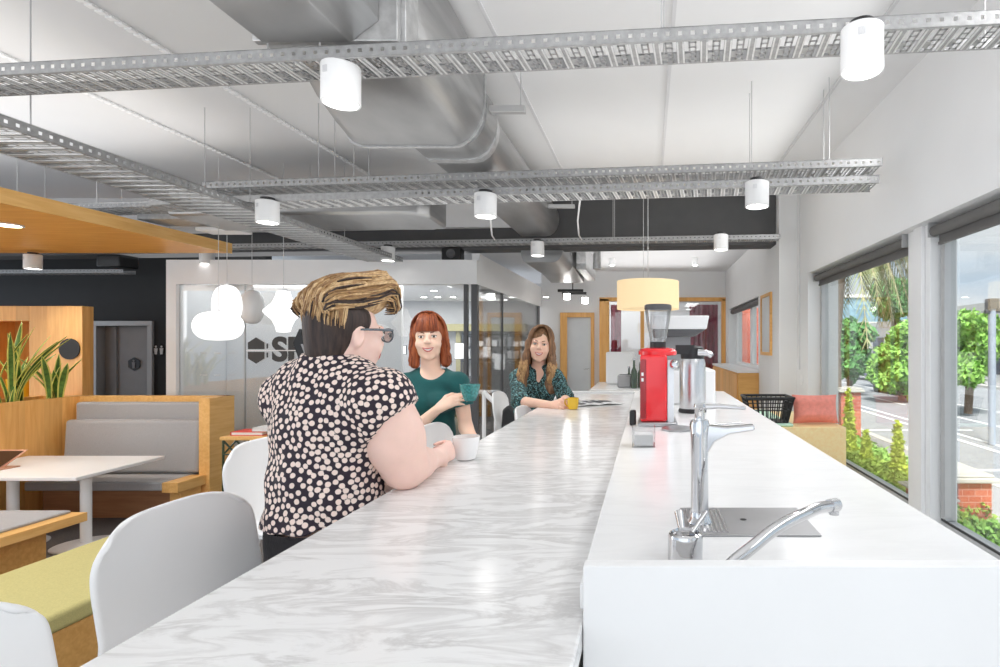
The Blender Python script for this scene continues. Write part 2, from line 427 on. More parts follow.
# far window with orange cabinet
w = thing('window_7', (1.66, 8.2, 1.12), 'small far window above the oak cabinet', 'window', kind='structure')
b = MB(); t = .05
b.box(1.78, 1.86, 8.2, 11.2, 1.12, 1.17); b.box(1.78, 1.86, 8.2, 11.2, 2.17, 2.22)
for y in (8.2, 9.5, 9.62, 11.15): b.box(1.78, 1.86, y, y+t, 1.17, 2.17)
b.build('window_frame', M['white'], w, bevel=.004)
b = MB(); b.box(1.815, 1.82, 8.2, 11.2, 1.15, 2.2); b.build('glass_pane', M['glass'], w)
t = thing('roller_blind', (1.7, 8.2, 2.15), 'rolled charcoal blind above the small far window', 'blind')
b = MB(); b.tube([(1.70, 8.25, 2.16), (1.70, 11.1, 2.16)], .05, 16); b.build('blind_roll', M['dalu'], t, smooth=True)
cb = thing('cabinet', (1.5, 9.5, 0), 'oak cabinet with a white top under the small far window', 'cabinet')
b = MB(); b.box(1.33, 1.63, 8.15, 11.3, 0, 1.09); b.build('body', M['wood'], cb, bevel=.004)
b = MB(); b.box(1.31, 1.63, 8.13, 11.3, 1.09, 1.13); b.build('worktop', M['white'], cb, bevel=.004)
for k in range(4):
    y = 8.2+k*.77; b = MB(); b.box(1.312, 1.33, y, y+.75, .06, 1.06); b.build('door', M['woodv'], cb, bevel=.003)
# framed board on the pier wall
fb = thing('picture_frame', (1.62, 7.6, 1.9), 'tall thin oak framed glass board on the grey pier wall', 'picture')
b = MB(); y0, y1, z0, z1, e = 7.28, 7.92, 1.36, 2.20, .045
b.box(1.60, 1.63, y0, y1, z0, z0+e); b.box(1.60, 1.63, y0, y1, z1-e, z1); b.box(1.60, 1.63, y0, y0+e, z0+e, z1-e); b.box(1.60, 1.63, y1-e, y1, z0+e, z1-e)
b.build('frame', M['wood'], fb, bevel=.003)
b = MB(); b.box(1.615, 1.63, y0+e, y1-e, z0+e, z1-e); b.build('board', M['frost'], fb)
b = MB(); b.box(1.84, 1.85, 6.62, 6.70, 1.02, 1.14); b.box(1.832, 1.84, 6.645, 6.675, 1.06, 1.10)
tag(b.build('light_switch', M['white'], bevel=.003), 'white light switch on the white wall beside the far end of the window', 'switch')
b = MB(); b.tube([(1.845, 6.75, 3.4), (1.845, 6.75, 1.2)], .008, 8)
tag(b.build('cable_conduit', M['cable'], smooth=True), 'thin white conduit down the white wall beside the pier', 'conduit')

# ------------------------------------------------------------ glass meeting room
GY = 7.35; GX = -2.25
slab('wall_left', [(-6.20, GX, GY-.06, GY+.06, 2.30, 2.62), (GX-.1, GX, GY+.06, 11.7, 2.30, 2.72), (-6.33, -6.20, GY-.06, 11.7, -.5, 2.62)],
     M['white'], 'white header band above the glass meeting room')
slab('ceiling', [(-6.3, GX-.1, GY+.06, 11.7, 2.42, 2.5)], M['ceil'], 'ceiling inside the glass meeting room')
slab('wall_back', [(-6.3, GX-.1, 11.6, 11.7, -.1, 2.42)], M['doorgrey'], 'grey rear wall of the glass meeting room')
slab('wall_left', [(-6.19, -3.62, GY+.80, GY+.86, -.1, 2.41)], M['white'], 'white lining panel behind the logo glass')
g = thing('window_8', (GX, GY, 0), 'dark framed glass partition of the meeting room, corner behind the teal top', 'partition', kind='structure')
b = MB()
for x0, x1 in ((-2.33, -2.25), (-2.43, -2.385)): b.box(x0, x1, GY-.04, GY+.04, -.1, 2.30)
b.box(-2.29, -2.23, 11.3, 11.45, 0, 2.30); b.box(-2.27, -2.235, 8.55, 8.575, 0, 2.30)
b.build('post', M['dalu'], g, bevel=.003)
b = MB(); b.box(-6.2, -2.33, GY-.006, GY+.006, -.1, 2.30); b.build('glass_pane', M['pglass'], g)
b = MB(); b.box(-2.256, -2.244, GY+.04, 11.3, 0, 2.30); b.build('glass_pane', M['pglass'], g)
b = MB()
for px in (176, 245, 330): X = (px-VX)/F*GY; b.box(X-.006, X+.006, GY-.012, GY+.012, -.1, 2.30)
b.box(-6.2, -2.4, GY-.01, GY+.01, -.1, -.04)
b.build('joint', M['alu'], g)
# things seen through the glass
b = MB(); b.box(-4.6, -2.5, 11.3, 11.58, 1.78, 1.93); b.box(-3.95, -3.85, 11.4, 11.58, .0, 1.78)
tag(b.build('pelmet', M['pelmet'], bevel=.01), 'sage gold pelmet board at the back of the glass room', 'pelmet')
b = MB(); b.box(-3.3, -2.45, 10.9, 11.2, .0, 1.15)
tag(b.build('bookcase', M['dark'], bevel=.01), 'dark low cupboard at the back of the glass room', 'cupboard')
for k, (px, py, w_, h_) in enumerate(((399, 350, .26, .16), (461, 351, .24, .30), (462, 378, .2, .12), (446, 360, .18, .2), (487, 352, .14, .2), (500, 362, .2, .3))):
    p = at(px, py, 10.7)
    t = thing('monitor', p, ['wide white screen left of the teal woman behind glass', 'bright white screen right of the teal woman behind glass', 'small low white screen behind the green cup', 'small white screen beside the red-haired head',
        'narrow white screen just beyond the glass corner', 'white screen between the two seated women'][k], 'monitor')
    b = MB(); b.box(p.x-w_/2, p.x+w_/2, p.y-.01, p.y+.01, p.z-h_/2, p.z+h_/2); b.build('screen', M['white'], t, bevel=.003)
    b = MB(); b.box(p.x-w_/2-.01, p.x+w_/2+.01, p.y+.01, p.y+.03, p.z-h_/2-.01, p.z+h_/2+.01); b.tube([(p.x, p.y+.02, p.z-h_/2), (p.x, p.y+.02, .0)], .02, 8); b.build('stand', M['black'], t)
t = thing('display_shelf', (-3.0, 11.4, 0), 'dark shelving with white boxes at the back of the glass room', 'shelf')
b = MB()
for z in (1.2, 1.45, 1.7): b.box(-3.8, -2.45, 11.35, 11.58, z, z+.02)
for x in (-3.8, -3.35, -2.9, -2.47): b.box(x, x+.02, 11.35, 11.58, 1.15, 1.75)
b.build('rack', M['dark'], t)
r_ = random.Random(2)
for z in (1.22, 1.47):
    for k in range(9):
        x = -3.76+k*.143; h = r_.uniform(.08, .2)
        b = MB(); b.box(x, x+.10, 11.38, 11.5, z+.001, z+h); tag(b.build('storage_box', M[r_.choice(['white', 'lgrey', 'greyp'])], bevel=.004), 'small box on the dark shelving at the back of the glass room', 'box', 'boxes on the glass room shelving')
def desk(x, y, label):
    t = thing('meeting_table', (x, y, 0), label, 'table')
    b = MB(); b.box(x-.6, x+.6, y-.4, y+.4, .71, .74); b.build('tabletop', M['lgrey'], t, bevel=.005)
    for sx in (-.5, .5):
        for sy in (-.3, .3): b = MB(); b.tube([(x+sx, y+sy, 0), (x+sx, y+sy, .71)], .02, 8); b.build('leg', M['dalu'], t)
desk(-3.1, 9.0, 'grey meeting table inside the glass room'); desk(-3.6, 10.1, 'grey meeting table at the back of the glass room')
for k, (x, y) in enumerate(((-3.55, 8.6), (-2.95, 9.7), (-2.75, 8.5), (-3.9, 9.6))):
    t = thing('office_chair', (x, y, 0), 'dark office chair at a grey table inside the glass room', 'chair', 'dark chairs in the glass room')
    b = MB(); b.box(x-.22, x+.22, y-.22, y+.22, .42, .48); b.build('seat', M['dark'], t, bevel=.02)
    b = MB(); b.box(x-.21, x+.21, y-.24, y-.2, .5, .98); b.build('backrest', M['dark'], t, bevel=.02)
    b = MB(); b.tube([(x, y, 0), (x, y, .42)], .025, 8); b.box(x-.25, x+.25, y-.02, y+.02, 0, .03); b.box(x-.02, x+.02, y-.25, y+.25, 0, .03); b.build('base', M['dalu'], t)
for px, py in ((434, 291), (424, 304), (453, 309), (485, 305), (505, 300), (521, 307), (546, 317), (438, 327)):
    Yd = .905*F/(VY-py); p = at(px, py, Yd)
    if Yd > 24 or not (GY+.1 < Yd < 11.5): Yd = 10.5; p = at(px, py, Yd)
    t = thing('ceiling_downlight', (p.x, p.y, 2.415), 'small round recessed ceiling light inside the glass room', 'light', 'recessed lights in the glass room')
    b = MB(); b.lathe([(.07, 2.417), (.07, 2.405), (.05, 2.405)], (p.x, p.y, 0), 16); b.build('trim', M['white'], t)
    b = MB(); b.lathe([(.05, 2.408), (.05, 2.402)], (p.x, p.y, 0), 16); b.build('diffuser', M['led'], t)
# logo on the lining panel: split hexagon and letters
LY = GY-.012
lg = thing('wall_logo', at(270, 350, LY), 'dark split hexagon and S lettering on the glass left of the polka-dot shirt', 'sign')
cx, cz = at(256.5, 350.5, LY).x, at(256.5, 350.5, LY).z
def px_(dx, dz): return (cx+dx*LY/F, LY, cz+dz*LY/F)
b = MB(); b.prism([px_(-8, 1.3), px_(8, 1.3), px_(8, 8), px_(0, 13), px_(-8, 8)], (0, 0, 0), (0, -.012, 0)); b.build('hexagon_half', M['signdark'], lg)
b = MB(); b.prism([px_(-8, -1.3), px_(-8, -8), px_(0, -13), px_(8, -8), px_(8, -1.3)], (0, 0, 0), (0, -.012, 0)); b.build('hexagon_half', M['signdark'], lg)
b = MB(); b.prism([px_(10.6, 7), px_(11.6, 7), px_(11.6, 2), px_(10.6, 2)], (0, 0, 0), (0, -.012, 0)); b.prism([px_(10.6, -2), px_(11.6, -2), px_(11.6, -7), px_(10.6, -7)], (0, 0, 0), (0, -.012, 0)); b.build('divider', M['signdark'], lg)
def text(s, size, loc, m, name, parent, ext=.004, off=.0, align='CENTER'):
    cu = bpy.data.curves.new(name, 'FONT'); cu.body = s; cu.size = size; cu.extrude = ext; cu.offset = off; cu.align_x = align; cu.align_y = 'CENTER'
    cu.materials.append(m)
    o = bpy.data.objects.new(name, cu); COL.objects.link(o)
    o.rotation_euler = (PI/2, 0, 0); l = Vector(loc)
    if parent: l -= parent.location; o.parent = parent
    o.location = l
    bpy.context.view_layer.update()
    me = bpy.data.meshes.new_from_object(o.evaluated_get(bpy.context.evaluated_depsgraph_get()))
    n = bpy.data.objects.new(name, me); COL.objects.link(n); n.parent = parent; n.location = l; n.rotation_euler = o.rotation_euler
    bpy.data.objects.remove(o); n.name = name
    return n
text('SP', .44, px_(32, 0), M['signdark'], 'lettering', lg, .006, .014).location.y -= .01
b = MB(); q = [px_(-9, .55), px_(48, .55), px_(48, -.55), px_(-9, -.55)]; b.prism(q, (0, -.02, 0), (0, -.026, 0)); b.build('split_line', M['white'], lg)
# faint line marks on glass
b = MB()
for yy in (353, 375):
    for k in range(3):
        p0 = at(200+k*14, yy, GY-.02); p1 = at(207+k*14, yy, GY-.02); b.box(p0.x, p1.x, p0.y-.002, p0.y, p0.z-.006, p0.z+.006)
tag(b.build('glass_marking', M['lgrey']), 'faint dashed marking strips on the glass below the pendants', 'marking')
# black slanted panel behind the shirt
bp_ = thing('presentation_board', at(302, 350, 5.6), 'black slanted board leaning behind the polka-dot shirt', 'board')
b = MB()
b.prism([at(299, 329, 5.6), at(293, 343, 5.6), at(303, 372, 5.6), at(316, 372, 5.6), at(308, 355, 5.6), at(303, 340, 5.6)], (0, 0, 0), (0, .05, 0))
b.prism([at(303, 372, 5.6), at(316, 372, 5.6), at(320, 543, 5.6), at(308, 543, 5.6)], (0, 0, 0), (0, .05, 0))
b.build('panel', M['black'], bp_)
b = MB(); b.prism([at(301, 344, 5.59), at(303, 344, 5.59), at(309, 360, 5.59), at(307, 360, 5.59)], (0, 0, 0), (0, -.006, 0)); b.build('slot', M['greyp'], bp_)
b = MB(); b.prism([at(303, 326, 5.62), at(306, 326, 5.62), at(323, 360, 5.62), at(316, 372, 5.62)], (0, 0, 0), (0, .03, 0)); b.build('edge_strip', M['white'], bp_)

# ------------------------------------------------------------ dark wall with the washroom door
slab('wall_back', [(-11.5, -8.97, 9.0, 9.15, -.5, 3.05), (-8.97, -8.03, 9.0, 9.15, 1.81, 3.05), (-8.03, -6.2, 9.0, 9.15, -.5, 3.05)], M['dark'], 'charcoal wall behind the booths')
d = thing('door_1', (-8.5, 9.0, -.5), 'grey washroom door with a black hexagon sign in the charcoal wall', 'door', kind='structure')
b = MB(); b.box(-8.99, -8.91, 8.96, 9.16, -.5, 1.81); b.box(-8.09, -8.01, 8.96, 9.16, -.5, 1.81); b.box(-8.99, -8.01, 8.96, 9.16, 1.81, 1.89); b.build('door_frame', M['alu'], d, bevel=.004)
b = MB(); b.box(-8.91, -8.09, 9.13, 9.17, -.5, 1.81); b.build('door_panel', M['doorgrey'], d, bevel=.002)
b = MB(); b.box(-8.90, -8.72, 9.10, 9.13, -.5, 1.81); b.build('door_side', M['greyp'], d)
def hexsign(px, py, Y, r, glyph):
    c = at(px, py, Y)
    t = thing('hexagon_sign', c, 'black hexagon sign on the grey washroom door' if glyph == 1 else 'black hexagon sign with two white figures beside the washroom door', 'sign')
    b = MB(); b.prism([(c.x+r*math.sin(k*PI/3), Y, c.z+r*math.cos(k*PI/3)) for k in range(6)], (0, 0, 0), (0, -.012, 0)); b.build('plate', M['black'], t)
    for dx in ((0,) if glyph == 1 else (-.045, .045)):
        b = MB(); s = .028
        b.ell((c.x+dx, Y-.016, c.z+.055), (.018, .005, .018), 10)
        b.prism([(c.x+dx-s, Y-.012, c.z+.03), (c.x+dx+s, Y-.012, c.z+.03), (c.x+dx+s*.6, Y-.012, c.z-.07), (c.x+dx-s*.6, Y-.012, c.z-.07)], (0, 0, 0), (0, -.008, 0))
        b.build('figure', M['signwhite'] if glyph == 2 else M['greyp'], t)
hexsign(134.5, 364, 9.125, .11, 1); hexsign(159.5, 350, 8.995, .10, 2)

# ------------------------------------------------------------ cable trays
def tray(name, p0, p1, z, width, label, flange=.055, detail=True, group=None, rods=()):
    p0 = Vector((*p0, z)); p1 = Vector((*p1, z)); L = (p1-p0).length
    t = thing(name, (0, 0, 0), label, 'cable tray', group)
    n = int(L/.052)
    for side in (0, 1):
        b = MB(); y = 0 if side == 0 else width
        for i in range(n):
            x0 = i*L/n; x1 = (i+1)*L/n; xc = (x0+x1)/2; zc = flange*.5; r = .0085
            if detail and side == 0:
                o = [(x0, 0), (x1, 0), (x1, flange), (x0, flange)]
                inn = [(xc-r, zc-r), (xc+r, zc-r), (xc+r, zc+r), (xc-r, zc+r)]
                for k in range(4):
                    a, c2 = o[k], o[(k+1)%4]; e, f = inn[k], inn[(k+1)%4]
                    b.quad([(a[0], y, a[1]), (c2[0], y, c2[1]), (f[0], y, f[1]), (e[0], y, e[1])])
            elif i == 0: b.box(0, L, y-.001, y+.001, 0, flange)
        b.box(0, L, y-.004 if side else y, y if side else y+.004, flange-.004, flange)
        b.build('side_rail', M['tray'], t, merge=False)
    b = MB(); m_ = int(L/.10)
    b.box(0, L, 0, .014, -.001, .001); b.box(0, L, width-.014, width, -.001, .001)
    for i in range(m_):
        x = i*L/m_
        b.box(x, x+.034, .014, width-.014, -.001, .001)
        b.box(x+.052, x+.060, .014, width-.014, -.001, .001); b.box(x+.078, x+.086, .014, width-.014, -.001, .001)
        for k in range(5):
            yy = width*(.12+.19*k); b.box(x+.052, x+.086, yy-.005, yy+.005, -.001, .001)
        b.box(x+.034, x+.052, width*.55, width*.80, -.001, .001)
    b.build('tray_floor', M['tray'], t)
    b = MB()
    for i in range(m_):
        x = i*L/m_; b.box(x+.002, x+.009, .016, width-.016, -.005, -.001); b.box(x+.026, x+.033, .016, width-.016, -.005, -.001)
    b.build('rib', M['traylight'], t)
    for rx in rods:
        b = MB(); b.tube([(rx, width*.1, .02), (rx, width*.1, 3.425-z)], .0035, 6); b.tube([(rx, width*.9, .02), (rx, width*.9, 3.425-z)], .0035, 6); b.build('hanger_rod', M['alu'], t)
    t.location = p0; t.rotation_euler.z = math.atan2(p1.y-p0.y, p1.x-p0.x)
    return t
def ln(X): return 2.322-.0946*X           # near tray line
tray('cable_tray', (-5.6, ln(-5.6)), (1.82, ln(1.82)), 2.77, .20, 'nearest perforated cable tray spanning the top of the room', rods=(3.9, 5.68, 7.05, 4.15))
l2 = lambda X: 4.11-.109*X
tray('cable_tray', (-3.62, l2(-3.62)), (1.66, l2(1.66)), 2.77, .24, 'upper tray of the stacked middle pair, ending short of the window wall', rods=(1.0, 1.3, 4.4, 4.95))
tray('cable_tray', (-4.1, l2(-4.1)), (1.64, l2(1.64)), 2.65, .24, 'lower tray of the stacked middle pair, ending short of the window wall')
tray('cable_tray', (-6.9, 5.65), (-3.9, 5.35), 2.86, .30, 'short tray above the oak canopy edge on the left', rods=(.5, 1.4))
tray('cable_tray', (-8.4, 7.52), (1.58, 6.63), 2.77, .16, 'farthest cross tray hung in front of the dark beam', rods=(8.0,))
# tray running away from the camera
t = tray('cable_tray', (-3.18, .9), (-3.18, 7.2), 2.58, .46, 'wide tray running away from the camera on the left, over the oak canopy corner', rods=(2, 3.6, 5))
tray('cable_tray', (-11.2, 8.4), (-7.85, 8.3), 2.58, .2, 'tray below the canopy in front of the charcoal wall')

# ------------------------------------------------------------ cylinder downlights
def cyl_light(name='cylinder_downlight'):
    t = thing(name, (0, 0, 0), 'x', 'light', 'white cylinder downlights')
    b = MB(); b.lathe([(.074, .175), (.0825, .170), (.0825, .004), (.0805, 0), (.072, 0), (.070, .02)], seg=40, caps=False)
    b.lathe([(.0001, .175), (.074, .175)], seg=40, caps=False); b.build('housing', M['lampwhite'], t, smooth=True, merge=True)
    b = MB(); b.lathe([(.0001, .012), (.071, .010)], seg=32, caps=False); b.build('diffuser', M['led'], t)
    b = MB(); b.lathe([(.05, .175), (.05, .20)], seg=24); b.build('mount', M['black'], t)
    b = MB()
    for k in range(4):
        a = -PI/2-.5+k*.09
        b.box(.0828*math.cos(a)-.002, .0828*math.cos(a)+.002, .0828*math.sin(a)-.002, .0828*math.sin(a)+.001, .11, .14)
    b.build('vent_slot', M['lgrey'], t)
    l = bpy.data.lights.new('downlight_lamp', 'SPOT'); l.energy = 20; l.spot_size = 2.0; l.spot_blend = .8; l.shadow_soft_size = .06
    lo = bpy.data.objects.new('lamp', l); COL.objects.link(lo); lo.parent = t; lo.location = (0, 0, -.01)
    return t
c0 = cyl_light()
DL = [(341, 104, 2.60, 'large white cylinder light left, hung under the nearest tray'),
      (862, 72, 2.60, 'large white cylinder light right, hung under the nearest tray'),
      (757, 207, 2.47, 'white cylinder light under the middle trays near the window wall'),
      (485.5, 217, 2.47, 'white cylinder light under the middle trays beside the steel duct'),
      (267.5, 223, 2.47, 'white cylinder light under the middle trays above the swept-up hair'),
      (388, 261, 2.55, 'small white cylinder light under the far tray above the polka-dot shirt woman'),
      (537.5, 256, 2.59, 'small white cylinder light under the far tray in front of the far duct'),
      (721, 250, 2.59, 'small white cylinder light under the far tray nearest the pier wall'),
      (207, 264, 2.57, 'small white cylinder light beyond the oak canopy corner'),
      (33, 269, 2.42, 'white cylinder light under the canopy tray before the charcoal wall')]
for i, (px, py, z, lab) in enumerate(DL):
    Yd = (z-ZC)*F/(VY-py); p = at(px, py, Yd)
    o = c0 if i == 0 else dup(c0)
    o.location = (p.x, p.y, z); o['label'] = lab
    if i in (0, 1): o.location.z = 2.60
for px, py, lab in ((612, 262, 'small white spotlight on the far ceiling left of the drum shade cord'), (695, 262, 'small white spotlight on the far ceiling right of the drum shade cord')):
    p = at(px, py, 9.9)
    t = thing('spotlight', (p.x, p.y, 3.05), lab, 'light')
    b = MB(); b.lathe([(.05, 3.05), (.05, 2.93), (.045, 2.92)], (p.x, p.y, 0), 20); b.build('housing', M['white'], t, smooth=True)
    b = MB(); b.lathe([(.0001, 2.918), (.04, 2.918)], (p.x, p.y, 0), 20, caps=False); b.build('diffuser', M['led'], t)
t = thing('track_light', at(580, 292, 10.5), 'dark ceiling track with two white spots in front of the timber door', 'light')
p = at(578, 292, 10.5)
b = MB(); b.box(p.x-.38, p.x+.1, p.y-.03, p.y+.03, p.z, p.z+.05); b.box(p.x-.38, p.x+.1, p.y+.5, p.y+.56, p.z, p.z+.05); b.tube([(p.x-.1, p.y, p.z+.05), (p.x-.1, p.y, 3.05)], .01, 8); b.build('track', M['black'], t)
for px, py in ((567, 298), (585, 302)):
    q = at(px, py, 10.5); b = MB(); b.lathe([(.06, q.z+.08), (.06, q.z-.02), (.05, q.z-.03)], (q.x, q.y, 0), 20); b.build('spot', M['led'], t, smooth=True)
for px, X0 in ((580, 0), (493, 0)):
    Yc = 4.7; 
    b = MB(); p0 = at(px, 200, Yc); p1 = at(px+2, 240, 6.9)
    b.tube([p0, p0.lerp(p1, .3)+Vector((-.03, 0, -.05)), p0.lerp(p1, .7)+Vector((-.03, 0, -.05)), p1], .008, 8)
    tag(b.build('hanging_cable', M['cable'], smooth=True), 'white loose cable dropping in front of the dark beam, ' + ('right of the duct' if px == 580 else 'left of the duct'), 'cable')

# ------------------------------------------------------------ ducts
dk = thing('air_duct', (-1.45, 2, 3.1), 'nearest rectangular steel air duct above the first tray', 'duct')
b = MB(); z0 = 2.85
b.prism([(-1.76, 0, z0+.5), (-1.76, 0, z0+.04), (-1.72, 0, z0), (-1.33, 0, z0), (-1.20, 0, z0+.10), (-1.20, 0, z0+.5)], (0, .3, 0), (0, 2.48, 0)); b.build('duct_body', M['duct'], dk, bevel=.006)
b = MB(); b.box(-1.77, -1.12, 2.48, 2.52, 2.86, 3.38); b.build('flange', M['galv'], dk, bevel=.004)
b = MB(); b.box(-1.76, -1.10, 2.52, 2.66, 2.88, 3.38); b.build('collar', M['galv'], dk, bevel=.004)
dk = thing('air_duct', (-1.45, 3.2, 3.1), 'large widening steel duct section between the first and second trays', 'duct')
b = MB()
secs = [(2.66, -1.76, -1.10, 2.93), (2.85, -1.80, -1.09, 2.88), (3.10, -1.88, -1.09, 2.865), (3.45, -1.97, -1.10, 2.86), (3.80, -2.05, -1.12, 2.86)]
rings = []
for y, x0, x1, zb in secs:
    pts = [(x0, 3.38), (x0, zb+.10), (x0+.03, zb+.03), (x0+.10, zb)]
    for q in range(9):
        a = -PI/2+PI/2*q/8; pts.append((x1-.22+.22*math.cos(a), zb+.30+.30*math.sin(a)))
    pts.append((x1, 3.38)); rings.append([b.bm.verts.new((x, y, z)) for x, z in pts])
for i in range(len(rings)-1):
    n = len(rings[0])
    for k in range(n): b._f([rings[i][k], rings[i][(k+1)%n], rings[i+1][(k+1)%n], rings[i+1][k]])
b._f(rings[0][::-1]); b._f(rings[-1])
b.build('transition', M['duct'], dk, smooth=True)
b = MB(); x0, x1, zb = -2.06, -1.11, 2.85
pts = [(x0, 3.38), (x0, zb+.10), (x0+.03, zb+.03), (x0+.10, zb)]
for q in range(9):
    a = -PI/2+PI/2*q/8; pts.append((x1-.22+.22*math.cos(a), zb+.30+.30*math.sin(a)))
pts.append((x1, 3.38)); b.prism([(x, 3.78, z) for x, z in pts], (0, 0, 0), (0, .03, 0)); b.build('end_flange', M['galv'], dk)
def flatoval(b, x0, x1, z0, z1, y0, y1, n=10):
    r = (z1-z0)/2; zc = (z0+z1)/2; pts = []
    for k in range(n+1): a = -PI/2+PI*k/n; pts.append((x1-r*.75+r*.75*math.cos(a), 0, zc+r*math.sin(a)))
    for k in range(n+1): a = PI/2+PI*k/n; pts.append((x0+r*.3+r*.3*math.cos(a), 0, zc+r*math.sin(a)))
    b.prism(pts, (0, y0, 0), (0, y1, 0))
b = MB(); flatoval(b, -1.68, -1.10, 2.86, 3.38, 3.80, 4.05); b.build('outlet_collar', M['duct'], dk, smooth=True)
dk = thing('air_duct', (-1.4, 5.5, 3.1), 'long steel duct with rounded edges passing over the middle trays to the beam', 'duct')
b = MB(); flatoval(b, -1.65, -1.12, 2.87, 3.30, 4.05, 7.0); b.build('duct_body', M['duct'], dk, smooth=True)
b = MB(); flatoval(b, -1.67, -1.10, 2.85, 3.32, 4.05, 4.12); b.build('joint_band', M['galv'], dk, smooth=True)
dk = thing('air_duct', (-1.3, 9, 2.9), 'far steel duct and plenum box beyond the dark beam', 'duct')
b = MB(); flatoval(b, -1.72, -1.15, 2.62, 2.98, 7.5, 8.6); b.build('duct_body', M['duct'], dk, smooth=True)
b = MB(); b.hexa([(-1.75, 8.4, 2.72), (-1.15, 8.4, 2.72), (-1.75, 10.0, 2.62), (-1.15, 10.0, 2.62), (-1.75, 8.4, 3.04), (-1.15, 8.4, 3.04), (-1.75, 10.0, 3.04), (-1.15, 10.0, 3.04)]); b.build('plenum', M['duct'], dk, bevel=.01)
b = MB(); b.box(-1.1, -.95, 8.5, 10.0, 2.66, 3.04); b.build('insulated_box', M['galv'], dk, bevel=.01)
b = MB(); b.tube([(-1.15, 8.0, 2.9), (-.8, 8.0, 2.9), (-.74, 8.05, 2.85), (-.74, 8.05, 2.6)], .06, 14); b.build('branch_pipe', M['galv'], dk, smooth=True)
# low cross duct behind the middle trays
dk = thing('air_duct', (-3, 5.5, 2.9), 'flat cross duct with a rounded end behind the middle trays', 'duct')
b = MB()
pr = [(-4.6, 5.3), (-2.35, 5.25), (-2.2, 5.3), (-2.12, 5.42), (-2.14, 5.9), (-2.3, 6.0), (-4.6, 6.05)]
b.prism([(x, y, 0) for x, y in pr], (0, 0, 2.74), (0, 0, 3.02)); b.build('duct_body', M['duct'], dk, bevel=.03, bseg=3)
b = MB(); b.box(-5.3, -3.9, 5.75, 6.1, 2.80, 2.95); b.build('plenum', M['galv'], dk, bevel=.01)
b = MB(); b.box(-4.9, -4.45, 6.0, 6.25, 2.74, 2.78); tag(b.build('air_diffuser', M['white'], bevel=.01), 'white square air diffuser beside the oak canopy', 'vent')
# short grey channel hung from a wire
t = thing('strut_channel', (-1.0, 4.1, 3.2), 'short grey strut channel hung right of the duct elbow', 'channel')
p0 = at(470, 111, 3.9); p1 = at(523, 109, 3.8)
b = MB(); b.box(p0.x, p1.x, 3.85, 3.90, p0.z-.025, p0.z+.02); b.build('channel', M['alu'], t, bevel=.003)
b = MB(); b.tube([(p1.x-.03, 3.87, p0.z), (p1.x-.03, 3.87, 3.43)], .004, 6); b.build('hanger_rod', M['alu'], t)
t = thing('strut_channel', (-1.0, 6.3, 2.9), 'short grey strut channel right of the duct before the beam', 'channel')
p0 = at(545, 207, 6.3); p1 = at(575, 207, 6.3)
b = MB(); b.box(p0.x, p1.x, 6.25, 6.30, p0.z-.02, p0.z+.02); b.build('channel', M['alu'], t, bevel=.003)
b = MB(); b.tube([(p1.x-.03, 6.27, p0.z), (p1.x-.03, 6.27, 3.43)], .004, 6); b.build('hanger_rod', M['alu'], t)
t = thing('wall_speaker', at(453, 255, 7.5), 'black speaker standing on the white header band', 'speaker')
p = at(453, 255, 7.42); b = MB(); b.box(p.x-.13, p.x+.13, p.y-.08, p.y+.08, 2.625, 2.80); b.build('case', M['black'], t, bevel=.02)
b = MB(); b.lathe([(.06, 0), (.06, .01), (.03, .004)], (p.x, p.y-.082, 2.71), 20, R=Rx(PI/2)); b.build('cone', M['dalu'], t)
t = thing('ceiling_projector', at(118, 264, 8.0), 'black box fitting hung below the canopy before the charcoal wall', 'projector')
p = at(118, 264, 8.0); b = MB(); b.box(p.x-.17, p.x+.17, p.y-.15, p.y+.15, p.z-.06, p.z+.12); b.build('case', M['black'], t, bevel=.02)
b = MB(); b.tube([(p.x, p.y, p.z+.1), (p.x, p.y, 3.05)], .02, 10); b.build('mount', M['dalu'], t)
# ================================================================ COUNTERS
# long marble counter
ct = thing('counter', (-.42, 2.6, 0), 'long white-grey veined marble counter where the women sit', 'counter')
b = MB(); b.box(-.745, -.0985, .25, 4.75, 1.04, 1.08); b.build('worktop', M['marble'], ct, bevel=.004, bseg=3)
b = MB(); b.box(-.36, -.12, .3, 4.7, 0, 1.04); b.build('base', M['white'], ct, bevel=.003)
# raised bench
bt = thing('bench', (.25, 2.7, 0), 'raised white stone service bench with a plain white front panel', 'bench')
b = MB(); b.box(-.106, .607, .86, 4.45, 1.09, 1.13); b.build('worktop', M['bench'], bt, bevel=.003)
b = MB(); b.box(-.100, .60, .87, 4.44, 0, 1.09); b.build('base', M['white'], bt)
b = MB(); b.box(-.0975, .62, .832, .86, 0, 1.168); b.build('front_panel', M['white'], bt, bevel=.0025)
b = MB(); b.box(-.9, .62, 4.85, 4.95, 0, 1.09); b.build('end_panel', M['white'], bt, bevel=.003)
# drain tray
t = thing('drain_tray', (.2, 1.16, 1.13), 'brushed steel drain tray with slots set in the bench under the taps', 'drain')
b = MB(); b.box(.072, .335, 1.07, 1.252, 1.1305, 1.1335); b.build('plate', M['grate'], t, bevel=.001)
b = MB()
for k in range(9): b.box(.082+k*.009, .086+k*.009, 1.085, 1.235, 1.1335, 1.135)
b.build('slot_ribs', M['steel'], t)
b = MB(); b.lathe([(.0001, 1.1342), (.007, 1.1342)], (.20, 1.165, 0), 20, caps=False); b.build('drain_hole', M['black'], t)
